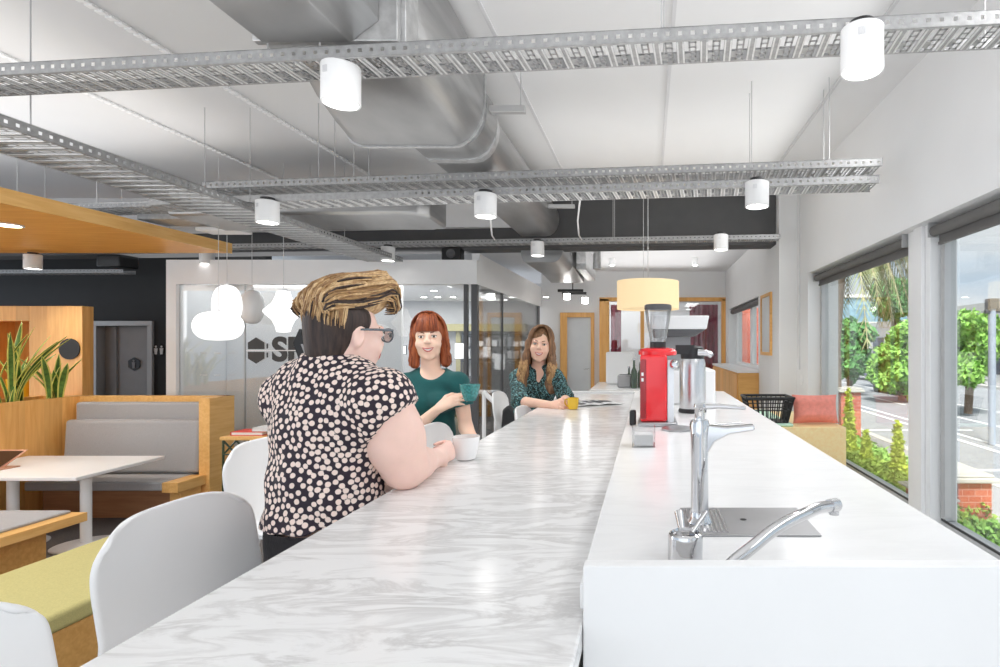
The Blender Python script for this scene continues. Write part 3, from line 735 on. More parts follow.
# pillar tap
t = thing('pillar_tap', (.105, 1.14, 1.13), 'tall chrome pillar tap with a flat spout on the bench', 'tap')
cx, cy = .107, 1.15
b = MB(); b.lathe([(.026, 1.131), (.026, 1.137), (.021, 1.143), (.0185, 1.16), (.0175, 1.25), (.019, 1.31), (.021, 1.335), (.018, 1.345)], (cx, cy, 0), 36); b.build('column', M['chrome'], t, smooth=True)
b = MB(); pts = [(cx-.018, 1.338), (cx+.055, 1.331), (cx+.112, 1.336), (cx+.113, 1.324), (cx+.06, 1.316), (cx+.03, 1.300), (cx+.015, 1.275), (cx, 1.275)]
b.prism([(x, cy, z) for x, z in pts], (0, -.011, 0), (0, .011, 0)); b.build('spout', M['chrome'], t, bevel=.003, bseg=3)
b = MB(); b.lathe([(.011, 1.345), (.010, 1.368), (.013, 1.372), (.011, 1.378)], (cx, cy, 0), 24); b.tube([(cx, cy, 1.371), (cx+.04, cy, 1.373), (cx+.095, cy, 1.369)], [.006, .005, .004], 12); b.build('lever', M['chrome'], t, smooth=True)
# sink mixer
t = thing('sink_mixer', (.08, .95, 1.13), 'chrome sink mixer with a low curved spout at the near edge of the bench', 'tap')
b = MB(); b.lathe([(.030, 1.131), (.030, 1.172), (.0285, 1.178), (.024, 1.180), (.022, 1.176), (.0001, 1.174)], (.064, .95, 0), 36); b.build('body', M['chrome'], t, smooth=True)
b = MB(); b.tube([(.075, .955, 1.176), (.105, 1.0, 1.199)], [.0048, .0042], 12); b.tube([(.060, .975, 1.17), (.056, 1.01, 1.195)], [.0055, .0085], 12); b.build('lever', M['chrome'], t, smooth=True)
path = [(.105, .872, 1.131), (.118, .875, 1.142), (.140, .885, 1.157), (.172, .905, 1.172), (.205, .93, 1.186), (.24, .955, 1.196), (.275, .98, 1.201), (.31, 1.01, 1.203), (.34, 1.03, 1.201)]
def smooth_path(P, n=4):
    P = [Vector(p) for p in P]; out = []
    for i in range(len(P)-1):
        p0 = P[max(i-1, 0)]; p1 = P[i]; p2 = P[i+1]; p3 = P[min(i+2, len(P)-1)]
        for k in range(n):
            u = k/n
            out.append(.5*((2*p1)+(-p0+p2)*u+(2*p0-5*p1+4*p2-p3)*u*u+(-p0+3*p1-3*p2+p3)*u**3))
    out.append(P[-1]); return out
b = MB(); b.tube(smooth_path(path), .0105, 20); b.build('spout', M['chrome'], t, smooth=True)
b = MB(); b.tube([(.335, 1.027, 1.2015), (.354, 1.042, 1.200)], .0125, 20); b.tube([(.348, 1.038, 1.198), (.348, 1.038, 1.183)], .009, 16); b.build('nozzle', M['steel'], t, smooth=True)
# second tap further back
t = thing('glass_rinser', (.21, 2.0, 1.13), 'dark round rinser plate behind the tall tap', 'rinser')
p = at(700, 424, 2.55); 
b = MB(); b.lathe([(.07, 1.131), (.07, 1.139), (.06, 1.142)], (p.x-.11, 2.42, 0), 28); b.build('plate', M['grate'], t, smooth=True)
b = MB(); b.tube([(p.x-.02, 2.35, 1.16), (p.x+.16, 2.38, 1.166)], .004, 10); b.tube([(p.x-.02, 2.35, 1.13), (p.x-.02, 2.35, 1.165)], .01, 14); b.build('lever', M['steel'], t, smooth=True)
# acrylic box
t = thing('acrylic_box', at(644, 446, 2.05), 'small clear acrylic box in front of the red grinder', 'box')
b = MB(); x0, x1, y0, y1, z0, z1 = -.058, .026, 2.0, 2.09, 1.131, 1.20
for q in ((x0, x1, y0, y0+.003, z0, z1), (x0, x1, y1-.003, y1, z0, z1), (x0, x0+.003, y0, y1, z0, z1), (x1-.003, x1, y0, y1, z0, z1), (x0, x1, y0, y1, z0, z0+.003)): b.box(*q)
b.build('case', M['acrylic'], t)
b = MB(); b.box(x0+.008, x1-.008, y0+.008, y1-.008, z0+.004, z1-.025); b.build('napkins', M['paper'], t, bevel=.002)

# red coffee grinder
t = thing('coffee_grinder', (.07, 2.5, 1.13), 'glossy red coffee grinder with a clear bean hopper on the bench', 'grinder')
gy = 2.52
b = MB(); b.box(-.045, .135, gy-.02, gy+.20, 1.131, 1.15); b.build('base', M['grate'], t, bevel=.006)
b = MB(); b.box(-.036, .088, gy, gy+.19, 1.15, 1.455); b.build('body', M['red'], t, bevel=.012, bseg=4)
b = MB(); b.box(-.035, -.008, gy-.004, gy+.02, 1.165, 1.435); b.build('side_panel', M['darkred'], t, bevel=.004)
b = MB(); b.lathe([(.068, 1.450), (.075, 1.455), (.076, 1.47), (.068, 1.482), (.045, 1.488)], (.045, gy+.09, 0), 40, ax=(1.2, 1.1)); b.build('top_cover', M['red'], t, smooth=True)
b = MB(); b.box(.088, .118, gy+.002, gy+.12, 1.142, 1.43); b.build('front_plate', M['sil'], t, bevel=.004)
b = MB(); b.lathe([(.0001, 0), (.020, 0), (.022, .008), (.018, .02), (.010, .03)], (.118, gy-.002, 1.412), 24, R=Rx(PI/2)); b.build('dial', M['chrome'], t, smooth=True)
b = MB(); b.box(-.030, -.020, gy-.008, gy-.004, 1.36, 1.375); b.box(-.030, -.020, gy-.008, gy-.004, 1.335, 1.35); b.build('button', M['paper'], t)
hc = (.047, gy+.09, 0)
b = MB(); b.lathe([(.038, 1.485), (.038, 1.515)], hc, 32); b.build('hopper_neck', M['black'], t, smooth=True)
b = MB(); b.lathe([(.037, 1.515), (.045, 1.56), (.055, 1.61), (.062, 1.665)], hc, 40, caps=False); b.build('bean_hopper', M['hopper'], t, smooth=True)
b = MB(); b.lathe([(.062, 1.665), (.064, 1.668), (.064, 1.685), (.058, 1.69), (.0001, 1.69)], hc, 40); b.build('hopper_lid', M['dalu'], t, smooth=True)
b = MB(); b.box(-.085, -.055, gy+.02, gy+.06, 1.131, 1.20); tag(b.build('tamper', M['black'], bevel=.008), 'black tamper block left of the red grinder base', 'tamper')
# steel airpot
t = thing('airpot', (.25, 3.06, 1.13), 'brushed steel airpot with a black pump top behind the red grinder', 'flask')
ac = (.245, 3.06, 0)
b = MB(); b.lathe([(.075, 1.131), (.078, 1.14), (.074, 1.152)], ac, 36); b.build('base_ring', M['black'], t, smooth=True)
b = MB(); b.lathe([(.070, 1.150), (.072, 1.16), (.072, 1.40), (.064, 1.425)], ac, 40); b.build('body', M['steel'], t, smooth=True)
b = MB(); b.lathe([(.064, 1.422), (.066, 1.45), (.060, 1.485), (.045, 1.495), (.0001, 1.497)], ac, 36); b.box(.15, .25, 3.0, 3.05, 1.45, 1.50); b.build('pump_lid', M['black'], t, smooth=True)
b = MB(); b.tube([(.27, 3.0, 1.46), (.33, 2.99, 1.455), (.345, 2.99, 1.44)], [.02, .017, .015], 16); b.build('spout', M['chrome'], t, smooth=True)
# water boiler with overhanging head
t = thing('coffee_brewer', (.2, 3.7, 1.13), 'white coffee brewer with an overhanging dark-bottomed head behind the airpot', 'brewer')
b = MB(); b.hexa([(.02, 3.5, 1.60), (.37, 3.5, 1.60), (.02, 3.85, 1.60), (.37, 3.85, 1.60), (.02, 3.48, 1.685), (.385, 3.48, 1.685), (.02, 3.87, 1.685), (.385, 3.87, 1.685)]); b.build('head', M['white'], t, bevel=.006)
b = MB(); b.hexa([(.04, 3.52, 1.545), (.30, 3.52, 1.555), (.04, 3.83, 1.545), (.30, 3.83, 1.555), (.03, 3.5, 1.602), (.37, 3.5, 1.602), (.03, 3.85, 1.602), (.37, 3.85, 1.602)]); b.build('spray_tray', M['dalu'], t, bevel=.01)
b = MB(); b.box(.06, .28, 3.65, 3.85, 1.15, 1.56); b.build('column', M['greyp'], t, bevel=.008)
b = MB(); b.box(.03, .42, 3.45, 3.9, 1.131, 1.345); b.build('base_unit', M['white'], t, bevel=.01)
# open magazine on the counter
t = thing('magazine', (-.42, 3.9, 1.081), 'open printed magazine lying on the marble near the yellow mug', 'magazine')
b = MB()
for s in (-1, 1):
    R_ = Rz(.5)
    pts = [Vector((0, -.13, .006)), Vector((0, .13, .006)), Vector((s*.06, .13, .012)), Vector((s*.06, -.13, .012)), Vector((s*.19, .13, .002)), Vector((s*.19, -.13, .002))]
    P = [R_ @ p + Vector((-.40, 3.95, 1.082)) for p in pts]
    b.prism([P[0], P[1], P[2], P[3]], (0, 0, 0), (0, 0, -.003)); b.prism([P[3], P[2], P[4], P[5]], (0, 0, 0), (0, 0, -.002))
b.build('pages', M['paper'], t)
b = MB()
for s, x0, x1, y0, y1 in ((1, .07, .16, -.02, .09), (-1, .02, .05, -.09, .08), (-1, .08, .17, .0, .09), (1, .02, .05, -.1, .1), (-1, .08, .13, -.1, -.03)):
    zf = lambda x: .0145+.002 if x <= .061 else .016-(x-.06)/.13*.010
    P = [Rz(.5) @ Vector((s*x, y, zf(x))) + Vector((-.40, 3.95, 1.082)) for x, y in ((x0, y0), (x1, y0), (x1, y1), (x0, y1))]
    b.quad(P)
b.build('printed_picture', M['ink'], t)
# back kitchen counter
t = thing('kitchen_counter', (-.2, 7.8, 0), 'white back counter below the timber screen', 'counter')
b = MB(); b.box(-.72, .45, 7.0, 8.4, 0, .90); b.build('base', M['white'], t, bevel=.005)
b = MB(); b.box(-.74, .47, 6.98, 8.42, .90, .94); b.build('worktop', M['bench'], t, bevel=.005)
b = MB(); b.box(-.60, -.20, 7.9, 8.25, .945, 1.40); tag(b.build('counter_cabinet', M['white'], bevel=.02), 'white box appliance standing on the back counter', 'appliance')
t = thing('toaster', (-.24, 7.3, .94), 'small grey toaster on the back counter', 'toaster')
b = MB(); b.box(-.40, -.22, 7.25, 7.4, .941, 1.11); b.build('body', M['greyp'], t, bevel=.02)
b = MB(); b.box(-.37, -.25, 7.29, 7.31, 1.108, 1.114); b.box(-.37, -.25, 7.34, 7.36, 1.108, 1.114); b.build('slot', M['black'], t)
for k, (px, Yb, h, r, lab) in enumerate(((634, 7.2, .36, .04, 'tall dark bottle on the back counter'), (640, 7.3, .31, .035, 'dark bottle right of the tallest on the back counter'), (629, 7.35, .25, .035, 'short dark bottle beside the grey toaster'))):
    X = (px-VX)/F*Yb; z = .941
    t = thing('bottle', (X, Yb, z), lab, 'bottle')
    b = MB(); b.lathe([(r, z), (r, z+h*.6), (r*.4, z+h*.75), (r*.35, z+h)], (X, Yb, 0), 16); b.build('body', M['bottle'], t, smooth=True)
    b = MB(); b.lathe([(r*.45, z+h), (r*.45, z+h+.03)], (X, Yb, 0), 12); b.build('cap', M['steel'], t)

# ------------------------------------------------------------ drum pendant
t = thing('drum_pendant', (0, 6.0, 1.9), 'cream glowing drum pendant above the end of the counter', 'lamp')
b = MB(); b.lathe([(.335, 1.885), (.335, 2.185), (.331, 2.185), (.331, 1.885), (.335, 1.885)], (0, 6.0, 0), 56, caps=False); b.build('lamp_shade', M['drum'], t, smooth=True)
b = MB(); b.lathe([(.0001, 1.895), (.331, 1.893)], (0, 6.0, 0), 48, caps=False); b.build('diffuser', M['drum'], t)
b = MB(); b.tube([(0, 6.0, 1.9), (0, 6.0, 3.43)], .004, 8); b.tube([(-.05, 6.0, 2.2), (-.05, 6.0, 3.43)], .0025, 8); b.build('cord', M['alu'], t)
# lantern pendants
def lantern(px, Yc, prof_px, label, mt='lamp'):
    X = (px-VX)/F*Yc; s = Yc/F
    prof = [(r*s, ZC-(y-VY)*s) for r, y in prof_px]
    zt = prof[0][1]
    t = thing('lantern_pendant', (X, Yc, zt), label, 'lamp')
    b = MB(); b.lathe(prof[::-1], (X, Yc, 0), 40); b.build('lamp_shade', M[mt], t, smooth=True)
    b = MB(); b.tube([(X, Yc, zt), (X, Yc, 3.43)], .003, 6); b.build('cord', M['cable'], t)
    b = MB(); b.lathe([(r*s*1.004, ZC-(y-VY)*s) for r, y in ((prof_px[0][0]+1.5, prof_px[0][1]), (prof_px[0][0]+1, prof_px[0][1]-2))], (X, Yc, 0), 24); b.build('cap', M['whitec'], t)
def ov(rx, ry, yc, p=1.0, n=14): return [(max(.4, rx*abs(math.sin(PI*k/n))**p), yc-ry*math.cos(PI*k/n)) for k in range(n+1)]
lantern(218.5, 5.7, ov(21, 14.5, 326, .62), 'flat saucer-shaped white lantern pendant, lowest of the cluster')
lantern(227, 6.3, ov(12.5, 20, 305, .7), 'tall egg-shaped white lantern pendant behind the saucer lantern')
lantern(283.5, 5.9, [(2.5, 291), (6, 291.5), (6.8, 296), (10, 303), (17, 310), (17.5, 312), (16, 314), (10, 320), (7, 327), (6, 332), (2, 332.5)], 'star-waisted white lantern pendant beside the swept-up hair')
lantern(252, 9.5-2.3, ov(10.5, 17, 307, .7), 'fainter lantern shape standing in for a reflection in the logo glass', 'whitec')  # solid copy of a lantern, built in place of its mirror image

# ------------------------------------------------------------ stools
def stool():
    t = thing('counter_stool', (0, 0, 0), 'x', 'chair', 'white moulded counter stools')
    # shell profile in local XZ: sitting direction +x, back at -x
    prof = [(.20, .742), (.17, .755), (.08, .752), (-.04, .745), (-.13, .748), (-.185, .775), (-.212, .83), (-.226, .90), (-.236, .97), (-.244, 1.05), (-.248, 1.100)]
    prof = [(p.x, p.y) for p in smooth_path([(a, c, 0) for a, c in prof], 4)]
    n = len(prof); W = 24; b = MB(); G = []
    for i, (x, z) in enumerate(prof):
        u = i/(n-1); row = []
        hw = .215 if u < .5 else .215+.03*min(1, (u-.5)/.3)
        if u > .55: hw = .245-.0*(u-.55)
        if u < .12: hw *= .90+.1*(u/.12)
        for j in range(W+1):
            v = -1+2*j/W
            # round the top corners
            zz = z; y = v*hw; xx = x
            if u > .75:
                k = (u-.75)/.25
                y = v*(hw-.05*k**4)
                zz = z-.055*k*abs(v)**5
            if u > .45: xx = x+.045*abs(v)**2.2*min(1, (u-.45)/.2)
            else: zz = z+.018*abs(v)**3
            row.append(b.bm.verts.new((xx, y, zz)))
        G.append(row)
    for i in range(n-1):
        for j in range(W): b._f([G[i][j], G[i][j+1], G[i+1][j+1], G[i+1][j]])
    o = b.build('shell', M['chair'], t, smooth=True)
    for f in o.data.polygons: f.use_smooth = True
    md = o.modifiers.new('thick', 'SOLIDIFY'); md.thickness = .013; md.offset = 0
    md = o.modifiers.new('sub', 'SUBSURF'); md.levels = 1; md.render_levels = 1
    for sx in (-1, 1):
        for sy in (-1, 1):
            b = MB(); b.tube([(sx*.13-.01, sy*.14, .74), (sx*.20-.01, sy*.20, .005)], [.013, .010], 12); b.build('leg', M['white'], t, smooth=True)
    b = MB(); z = .28; q = [(-.185, -.175), (.165, -.175), (.165, .175), (-.185, .175)]
    for k in range(4): b.tube([(*q[k], z), (*q[(k+1)%4], z)], .008, 10)
    b.build('footrest', M['white'], t, smooth=True)
    b = MB(); b.box(-.15, .13, -.15, .15, .722, .738); b.build('seat_plate', M['white'], t, bevel=.004)
    return t
s0 = stool()
ST = [(-.86, .74, 0, 'nearest white stool, cut off at the bottom left corner'),
      (-.975, 1.41, 0, 'white stool whose back fills the left foreground, next to the marble edge'),
      (-1.42, 2.36, -.05, 'white stool pulled out behind the polka-dot shirt'),
      (-.87, 2.80, .0, 'white stool in front of the teal top woman'),
      (-.60, 3.62, .0, 'white stool in front of the floral top woman'),
      (-1.06, 4.75, .0, 'farthest white stool, left of the floral top woman')]
for i, (x, y, r, lab) in enumerate(ST):
    o = s0 if i == 0 else dup(s0)
    o.location = (x, y, 0); o.rotation_euler.z = r; o['label'] = lab
b = MB()
b.prism([at(502, 410, 4.72), at(508, 405, 4.72), at(514, 412, 4.72), at(518, 440, 4.72), at(500, 440, 4.72)], (0, 0, 0), (0, .09, 0))
tag(b.build('jacket', M['dark'], bevel=.02, bseg=3), 'black jacket hung on the farthest white stool', 'jacket')

# handrail
t = thing('handrail', (-1.5, 5.6, -.5), 'white tubular handrail between the stools and the glass room', 'handrail')
b = MB(); b.tube(smooth_path([at(483, 392, 5.5), at(492, 400, 5.5), at(503, 410, 5.5), at(507, 420, 5.5), at(505, 429, 5.5), at(499, 431, 5.5)]), .024, 14); b.build('rail', M['white'], t, smooth=True)
q = at(496, 404, 5.5)
b = MB(); b.tube([q, (q.x, q.y, 0.0)], .02, 12); q = at(484, 393, 5.5); b.tube([q, (q.x, q.y, 0.0)], .02, 12); b.build('post', M['white'], t, smooth=True)

# ================================================================ BOOTHS (lounge floor at -.5)
FL = -.5
bo = thing('booth', (-6.1, 6.8, FL), 'oak booth seat with grey cushions against the high oak back', 'booth')
b = MB(); b.box(-7.0, -5.33, 6.42, 6.9, FL, -.14); b.build('plinth', M['plinth'], bo, bevel=.003)
b = MB(); b.box(-7.07, -5.24, 6.90, 7.02, FL, .865); b.box(-5.36, -5.23, 6.62, 7.02, FL, .865); b.build('back_panel', M['woodx'], bo, bevel=.004)
b = MB(); b.box(-5.45, -5.27, 6.22, 6.62, -.16, -.045); b.box(-5.43, -5.31, 6.3, 6.6, FL, -.16); b.build('seat_end', M['woodx'], bo, bevel=.004)
b = MB(); b.box(-7.0, -5.45, 6.22, 6.88, -.14, -.04); b.build('seat_cushion', M['greyfab'], bo, bevel=.02, bseg=3)
b = MB(); b.box(-7.0, -5.33, 6.78, 6.88, -.02, .80); b.build('back_cushion', M['greyfab'], bo, bevel=.03, bseg=3)
b = MB(); b.box(-6.98, -5.36, 6.62, 6.78, -.03, .60, R=Rx(-.06)); b.build('back_cushion', M['greyfab'], bo, bevel=.04, bseg=4)
# planter wall
pw = thing('planter', (-7.3, 5.3, FL), 'long oak planter wall holding striped upright plants', 'planter')
b = MB(); b.box(-7.12, -7.07, 3.6, 7.0, FL, .865); b.box(-7.62, -7.57, 3.6, 7.0, FL, .865); b.box(-7.57, -7.12, 6.95, 7.0, FL, .865); b.box(-7.57, -7.12, 3.6, 3.65, FL, .865); b.build('box', M['woodv'], pw, bevel=.003)
b = MB(); b.box(-7.57, -7.12, 3.65, 6.95, .6, .78); b.build('soil', M['soil'], pw)
# tall oak cabinet behind the planter
ob = thing('storage_cabinet', (-8, 7.7, FL), 'tall oak cabinet with an open niche and a round black opening', 'cabinet')
b = MB(); Y0 = 7.2
X0, X1 = -9.6, -7.34; zt = ZC+(VY-306)/F*Y0
nx0, nx1, nz0, nz1 = -8.75, (29-VX)/F*Y0, ZC-.9, ZC+(VY-321)/F*Y0
b.box(X0, nx0, Y0, Y0+.15, FL, zt); b.box(nx1, X1, Y0, Y0+.15, FL, zt); b.box(nx0, nx1, Y0, Y0+.15, nz1, zt); b.box(nx0, nx1, Y0, Y0+.15, FL, nz0); b.box(nx0, nx1, Y0+.15, Y0+.5, nz0-.03, nz0); b.box(nx0, nx1, Y0+.15, Y0+.5, nz1, nz1+.03); b.box(nx0-.03, nx0, Y0+.15, Y0+.5, nz0-.03, nz1+.03); b.box(nx1, nx1+.03, Y0+.15, Y0+.5, nz0-.03, nz1+.03); b.box(nx0, nx1, Y0+.47, Y0+.5, nz0, nz1)
b.build('body', M['woodv'], ob, bevel=.004)
c = at(70, 349, Y0-.002); b = MB(); b.lathe([(.0001, 0), (.135, 0), (.135, .012)], c, 40, R=Rx(PI/2)); b.build('round_opening', M['dark'], ob)
b = MB(); c = at(20, 378, Y0+.22); b.lathe([(.10, nz0+.001), (.13, nz0+.45)], (c.x, c.y, 0), 20)
tag(b.build('plant_pot', M['yellowc'], smooth=True), 'mustard pot inside the oak cabinet niche', 'pot')
# near booth seat (seen behind table)
bn = thing('booth', (-6.2, 4.8, FL), 'oak booth seat with a thin grey cushion on the near side of the table', 'booth')
b = MB(); b.box(-7.0, -5.2, 4.35, 5.15, -.13, -.05); b.build('seat_board', M['woodx'], bn, bevel=.004)
b = MB(); b.box(-6.95, -5.32, 4.42, 5.12, -.05, -.022); b.build('seat_cushion', M['greyfab'], bn, bevel=.012)
b = MB(); b.box(-7.0, -5.42, 4.45, 5.0, FL, -.13); b.build('plinth', M['wood'], bn, bevel=.004)
# olive double bench
ol = thing('upholstered_bench', (-3.9, 3.2, FL), 'long oak bench with an olive green cushion, left foreground', 'bench')
b = MB(); b.box(-4.35, -3.42, 1.6, 4.55, FL, -.16); b.build('base', M['wood'], ol, bevel=.004)
b = MB(); b.box(-4.38, -3.40, 1.58, 4.58, -.16, -.045); b.build('cushion', M['olive'], ol, bevel=.03, bseg=4)
# white table
tb = thing('booth_table', (-6.3, 5.8, FL), 'white booth table with white tube legs', 'table')
b = MB(); b.prism([(-7.05, 5.28, 0), (-5.44, 5.28, 0), (-5.50, 6.32, 0), (-7.05, 6.32, 0)], (0, 0, .205), (0, 0, .24)); b.build('tabletop', M['white'], tb, bevel=.006)
for x, y in ((-5.62, 5.55), (-6.35, 5.55)):
    b = MB(); b.tube([(x, y, .205), (x, y, FL+.03)], .045, 20); b.build('leg', M['white'], tb, smooth=True)
    b = MB(); b.lathe([(.26, FL+.002), (.26, FL+.012), (.05, FL+.035)], (x, y, 0), 40); b.build('foot', M['white'], tb, smooth=True)
# laptop / tablet on the table
t = thing('tablet', (-6.5, 5.7, .24), 'open tablet with a dark brown screen on the booth table', 'tablet')
b = MB(); b.box(-6.95, -6.50, 5.55, 5.75, .2405, .252); b.build('base', M['copper'], t, bevel=.003)
b = MB(); b.hexa([(-6.95, 5.62, .25), (-6.55, 5.62, .25), (-6.95, 5.635, .25), (-6.55, 5.635, .25), (-6.93, 5.72, .42), (-6.40, 5.72, .42), (-6.93, 5.735, .42), (-6.40, 5.735, .42)]); b.build('lid', M['copper'], t, bevel=.002)
b = MB(); b.hexa([(-6.93, 5.615, .262), (-6.565, 5.615, .262), (-6.93, 5.619, .262), (-6.565, 5.619, .262), (-6.92, 5.711, .41), (-6.425, 5.711, .41), (-6.92, 5.715, .41), (-6.425, 5.715, .41)]); b.build('screen', M['screen'], t)
# snake plants
rnd = random.Random(5)
def snake_plant(x, y, z, n, hs, label, seed):
    r = random.Random(seed); b = MB()
    for k in range(n):
        a = r.uniform(0, 2*PI); h = hs*r.uniform(.6, 1.1); lean = r.uniform(.05, .75)*h; w = r.uniform(.028, .040)
        bx, by = x+r.uniform(-.07, .07), y+r.uniform(-.09, .09); dx, dy = math.cos(a), math.sin(a)
        px, py = -dy, dx
        tw = r.uniform(-.8, .8); rows = []
        for i in range(9):
            u = i/8; c = Vector((bx+dx*lean*u*u, by+dy*lean*u*u, z+h*u*(1-.12*u*lean/h)))
            ww = w*(.55+.9*u)*(1 if u < .5 else max(.03, (1-((u-.5)/.5)**2.2)))
            q = Rz(tw*u) @ Vector((px, py, 0)); up = Vector((dx, dy, 0))*.35
            rows.append([b.bm.verts.new(c+q*ww*s+up*ww*(abs(s)**2)*.8) for s in (-1, -.62, 0, .62, 1)])
        for i in range(8):
            for j in range(4):
                b.mi = 1 if j in (0, 3) else 0
                b._f([rows[i][j], rows[i][j+1], rows[i+1][j+1], rows[i+1][j]])
    o = b.build('snake_plant', [M['sgreen'], M['syellow']], smooth=True)
    md = o.modifiers.new('thick', 'SOLIDIFY'); md.thickness = .004
    tag(o, label, 'plant')
snake_plant(-7.22, 6.72, .76, 9, .62, 'yellow-edged snake plant nearest the booth corner in the oak planter', 3)
snake_plant(-7.30, 6.40, .76, 14, .95, 'yellow-edged snake plant second from the booth corner', 7)
snake_plant(-7.28, 6.05, .76, 14, .85, 'yellow-edged snake plant third from the booth corner', 12)
snake_plant(-7.34, 5.6, .76, 12, .70, 'yellow-edged snake plant at the left edge of the photo', 17)
# canopy
cp = thing('canopy', (-7, 5, 2.64), 'suspended orange oak canopy above the booths', 'canopy')
b = MB(); b.box(-10.5, -5.2, 3.0, 6.92, 2.645, 2.76); b.build('deck', M['canopy'], cp, bevel=.003)
b = MB(); b.box(-10.5, -5.2, 3.0, 6.92, 2.761, 2.768); b.build('added_bounce_sheet', M['lgrey'], cp)  # unseen grey sheet added so the deck bounces neutral light upwards
b = MB(); b.box(-5.2, -5.185, 3.0, 6.92, 2.64, 2.765); b.build('edge_board', M['woodx'], cp)
for x, y in ((-5.6, 4.2), (-5.6, 6.5), (-9.5, 4.2)):
    b = MB(); b.tube([(x, y, 2.76), (x, y, 3.43)], .004, 6); b.build('hanger_wire', M['alu'], cp)
for x, y, lab in ((-6.08, 5.27, 'warm round light recessed in the oak canopy'), (-8.3, 5.27, 'warm round light in the canopy beyond the photo edge'), (-7.2, 4.0, 'warm round light in the near part of the canopy')):
    t = thing('recessed_light', (x, y, 2.645), lab, 'light')
    b = MB(); b.lathe([(.11, 2.644), (.11, 2.632), (.09, 2.632)], (x, y, 0), 32); b.build('trim', M['white'], t, smooth=True)
    b = MB(); b.lathe([(.0001, 2.630), (.09, 2.630)], (x, y, 0), 32, caps=False); b.build('diffuser', M['warmled'], t)
    l = bpy.data.lights.new('lamp', 'SPOT'); l.energy = 55; l.color = (1, .97, .92); l.spot_size = 2.3; l.spot_blend = .7; l.shadow_soft_size = .08
    lo = bpy.data.objects.new('lamp', l); COL.objects.link(lo); lo.parent = t; lo.location = (0, 0, -.03)
# side table with lattice base, red book
t = thing('side_table', (-4.5, 6.5, FL), 'small oak-topped table with dark lattice legs behind the pulled-out stool', 'table')
ts = [at(233, 434, 6.3), at(300, 431, 6.3)]
zt = ts[0].z; X0, X1 = ts[0].x, ts[1].x
b = MB(); b.box(X0, X1, 6.1, 6.6, zt-.04, zt); b.build('tabletop', M['woodx'], t, bevel=.006)
b = MB()
for yy in (6.13, 6.57):
    n = 5; w = (X1-X0-.04)/n
    for k in range(n):
        xa = X0+.02+k*w
        b.tube([(xa, yy, zt-.045), (xa+w, yy, zt-.20)], .010, 8); b.tube([(xa+w, yy, zt-.045), (xa, yy, zt-.20)], .010, 8)
    b.tube([(X0+.02, yy, zt-.045), (X0+.02, yy, FL)], .012, 8); b.tube([(X1-.02, yy, zt-.045), (X1-.02, yy, FL)], .012, 8); b.tube([(X0+.02, yy, zt-.2), (X1-.02, yy, zt-.2)], .008, 8)
b.build('lattice_frame', M['bottle'], t, smooth=True)
for k, (dx, w_, m_, lab) in enumerate(((.06, .36, 'redbook', 'red covered book, lower of the two on the small oak table'), (.30, .26, 'paper', 'white magazine on the small oak table'))):
    t = thing('book', (X0+dx, 6.3, zt), lab, 'book'); z = zt+.001+(.0 if k == 0 else .046)
    b = MB(); b.box(X0+dx, X0+dx+w_, 6.18, 6.42, z, z+.006); b.box(X0+dx, X0+dx+w_, 6.18, 6.42, z+.036, z+.042); b.box(X0+dx, X0+dx+.006, 6.18, 6.42, z, z+.042); b.build('cover', M[m_], t)
    b = MB(); b.box(X0+dx+.01, X0+dx+w_-.008, 6.185, 6.415, z+.006, z+.036); b.build('pages', M['paper'], t)
# window seat, cushions, basket
ws = thing('window_seat', (1.4, 5.6, 0), 'light oak box seat under the far end of the window', 'seat')
b = MB(); b.box(.86, 1.84, 5.15, 6.40, 0, .735); b.build('box', M['pale_oak'], ws, bevel=.004)
b = MB(); b.box(.90, 1.36, 5.18, 6.35, .736, .762); tag(b.build('seat_pad', M['mint'], bevel=.01), 'thin mint seat pad on the window seat', 'cushion')
def pillow(c, w, h, d, R, m, label):
    b = MB(); n = 22; 
    for side in (-1, 1):
        G = []
        for i in range(n+1):
            row = []
            for j in range(n+1):
                u = -1+2*i/n; v = -1+2*j/n
                e = ((1-abs(u)**2.6)*(1-abs(v)**2.6)); th = d/2*max(0, e)**.5
                th *= 1-.18*abs(math.cos(v*PI*1.0))
                p = Vector((u*w/2*(1-.06*(1-v*v)*abs(u)), side*th, v*h/2*(1-.06*(1-u*u))))
                row.append(b.bm.verts.new(Vector(c)+R @ p))
            G.append(row)
        for i in range(n):
            for j in range(n): b._f([G[i][j], G[i+1][j], G[i+1][j+1], G[i][j+1]])
    o = b.build('cushion', m, smooth=True, merge=True)
    for f in o.data.polygons: f.use_smooth = True
    return tag(o, label, 'cushion')
pillow((1.63, 5.42, .877), .44, .28, .20, Rx(-.22), M['pink'], 'salmon pink cushion on the window seat')
bk = thing('basket', (1.16, 5.35, .762), 'black slatted plastic basket on the window seat', 'basket')
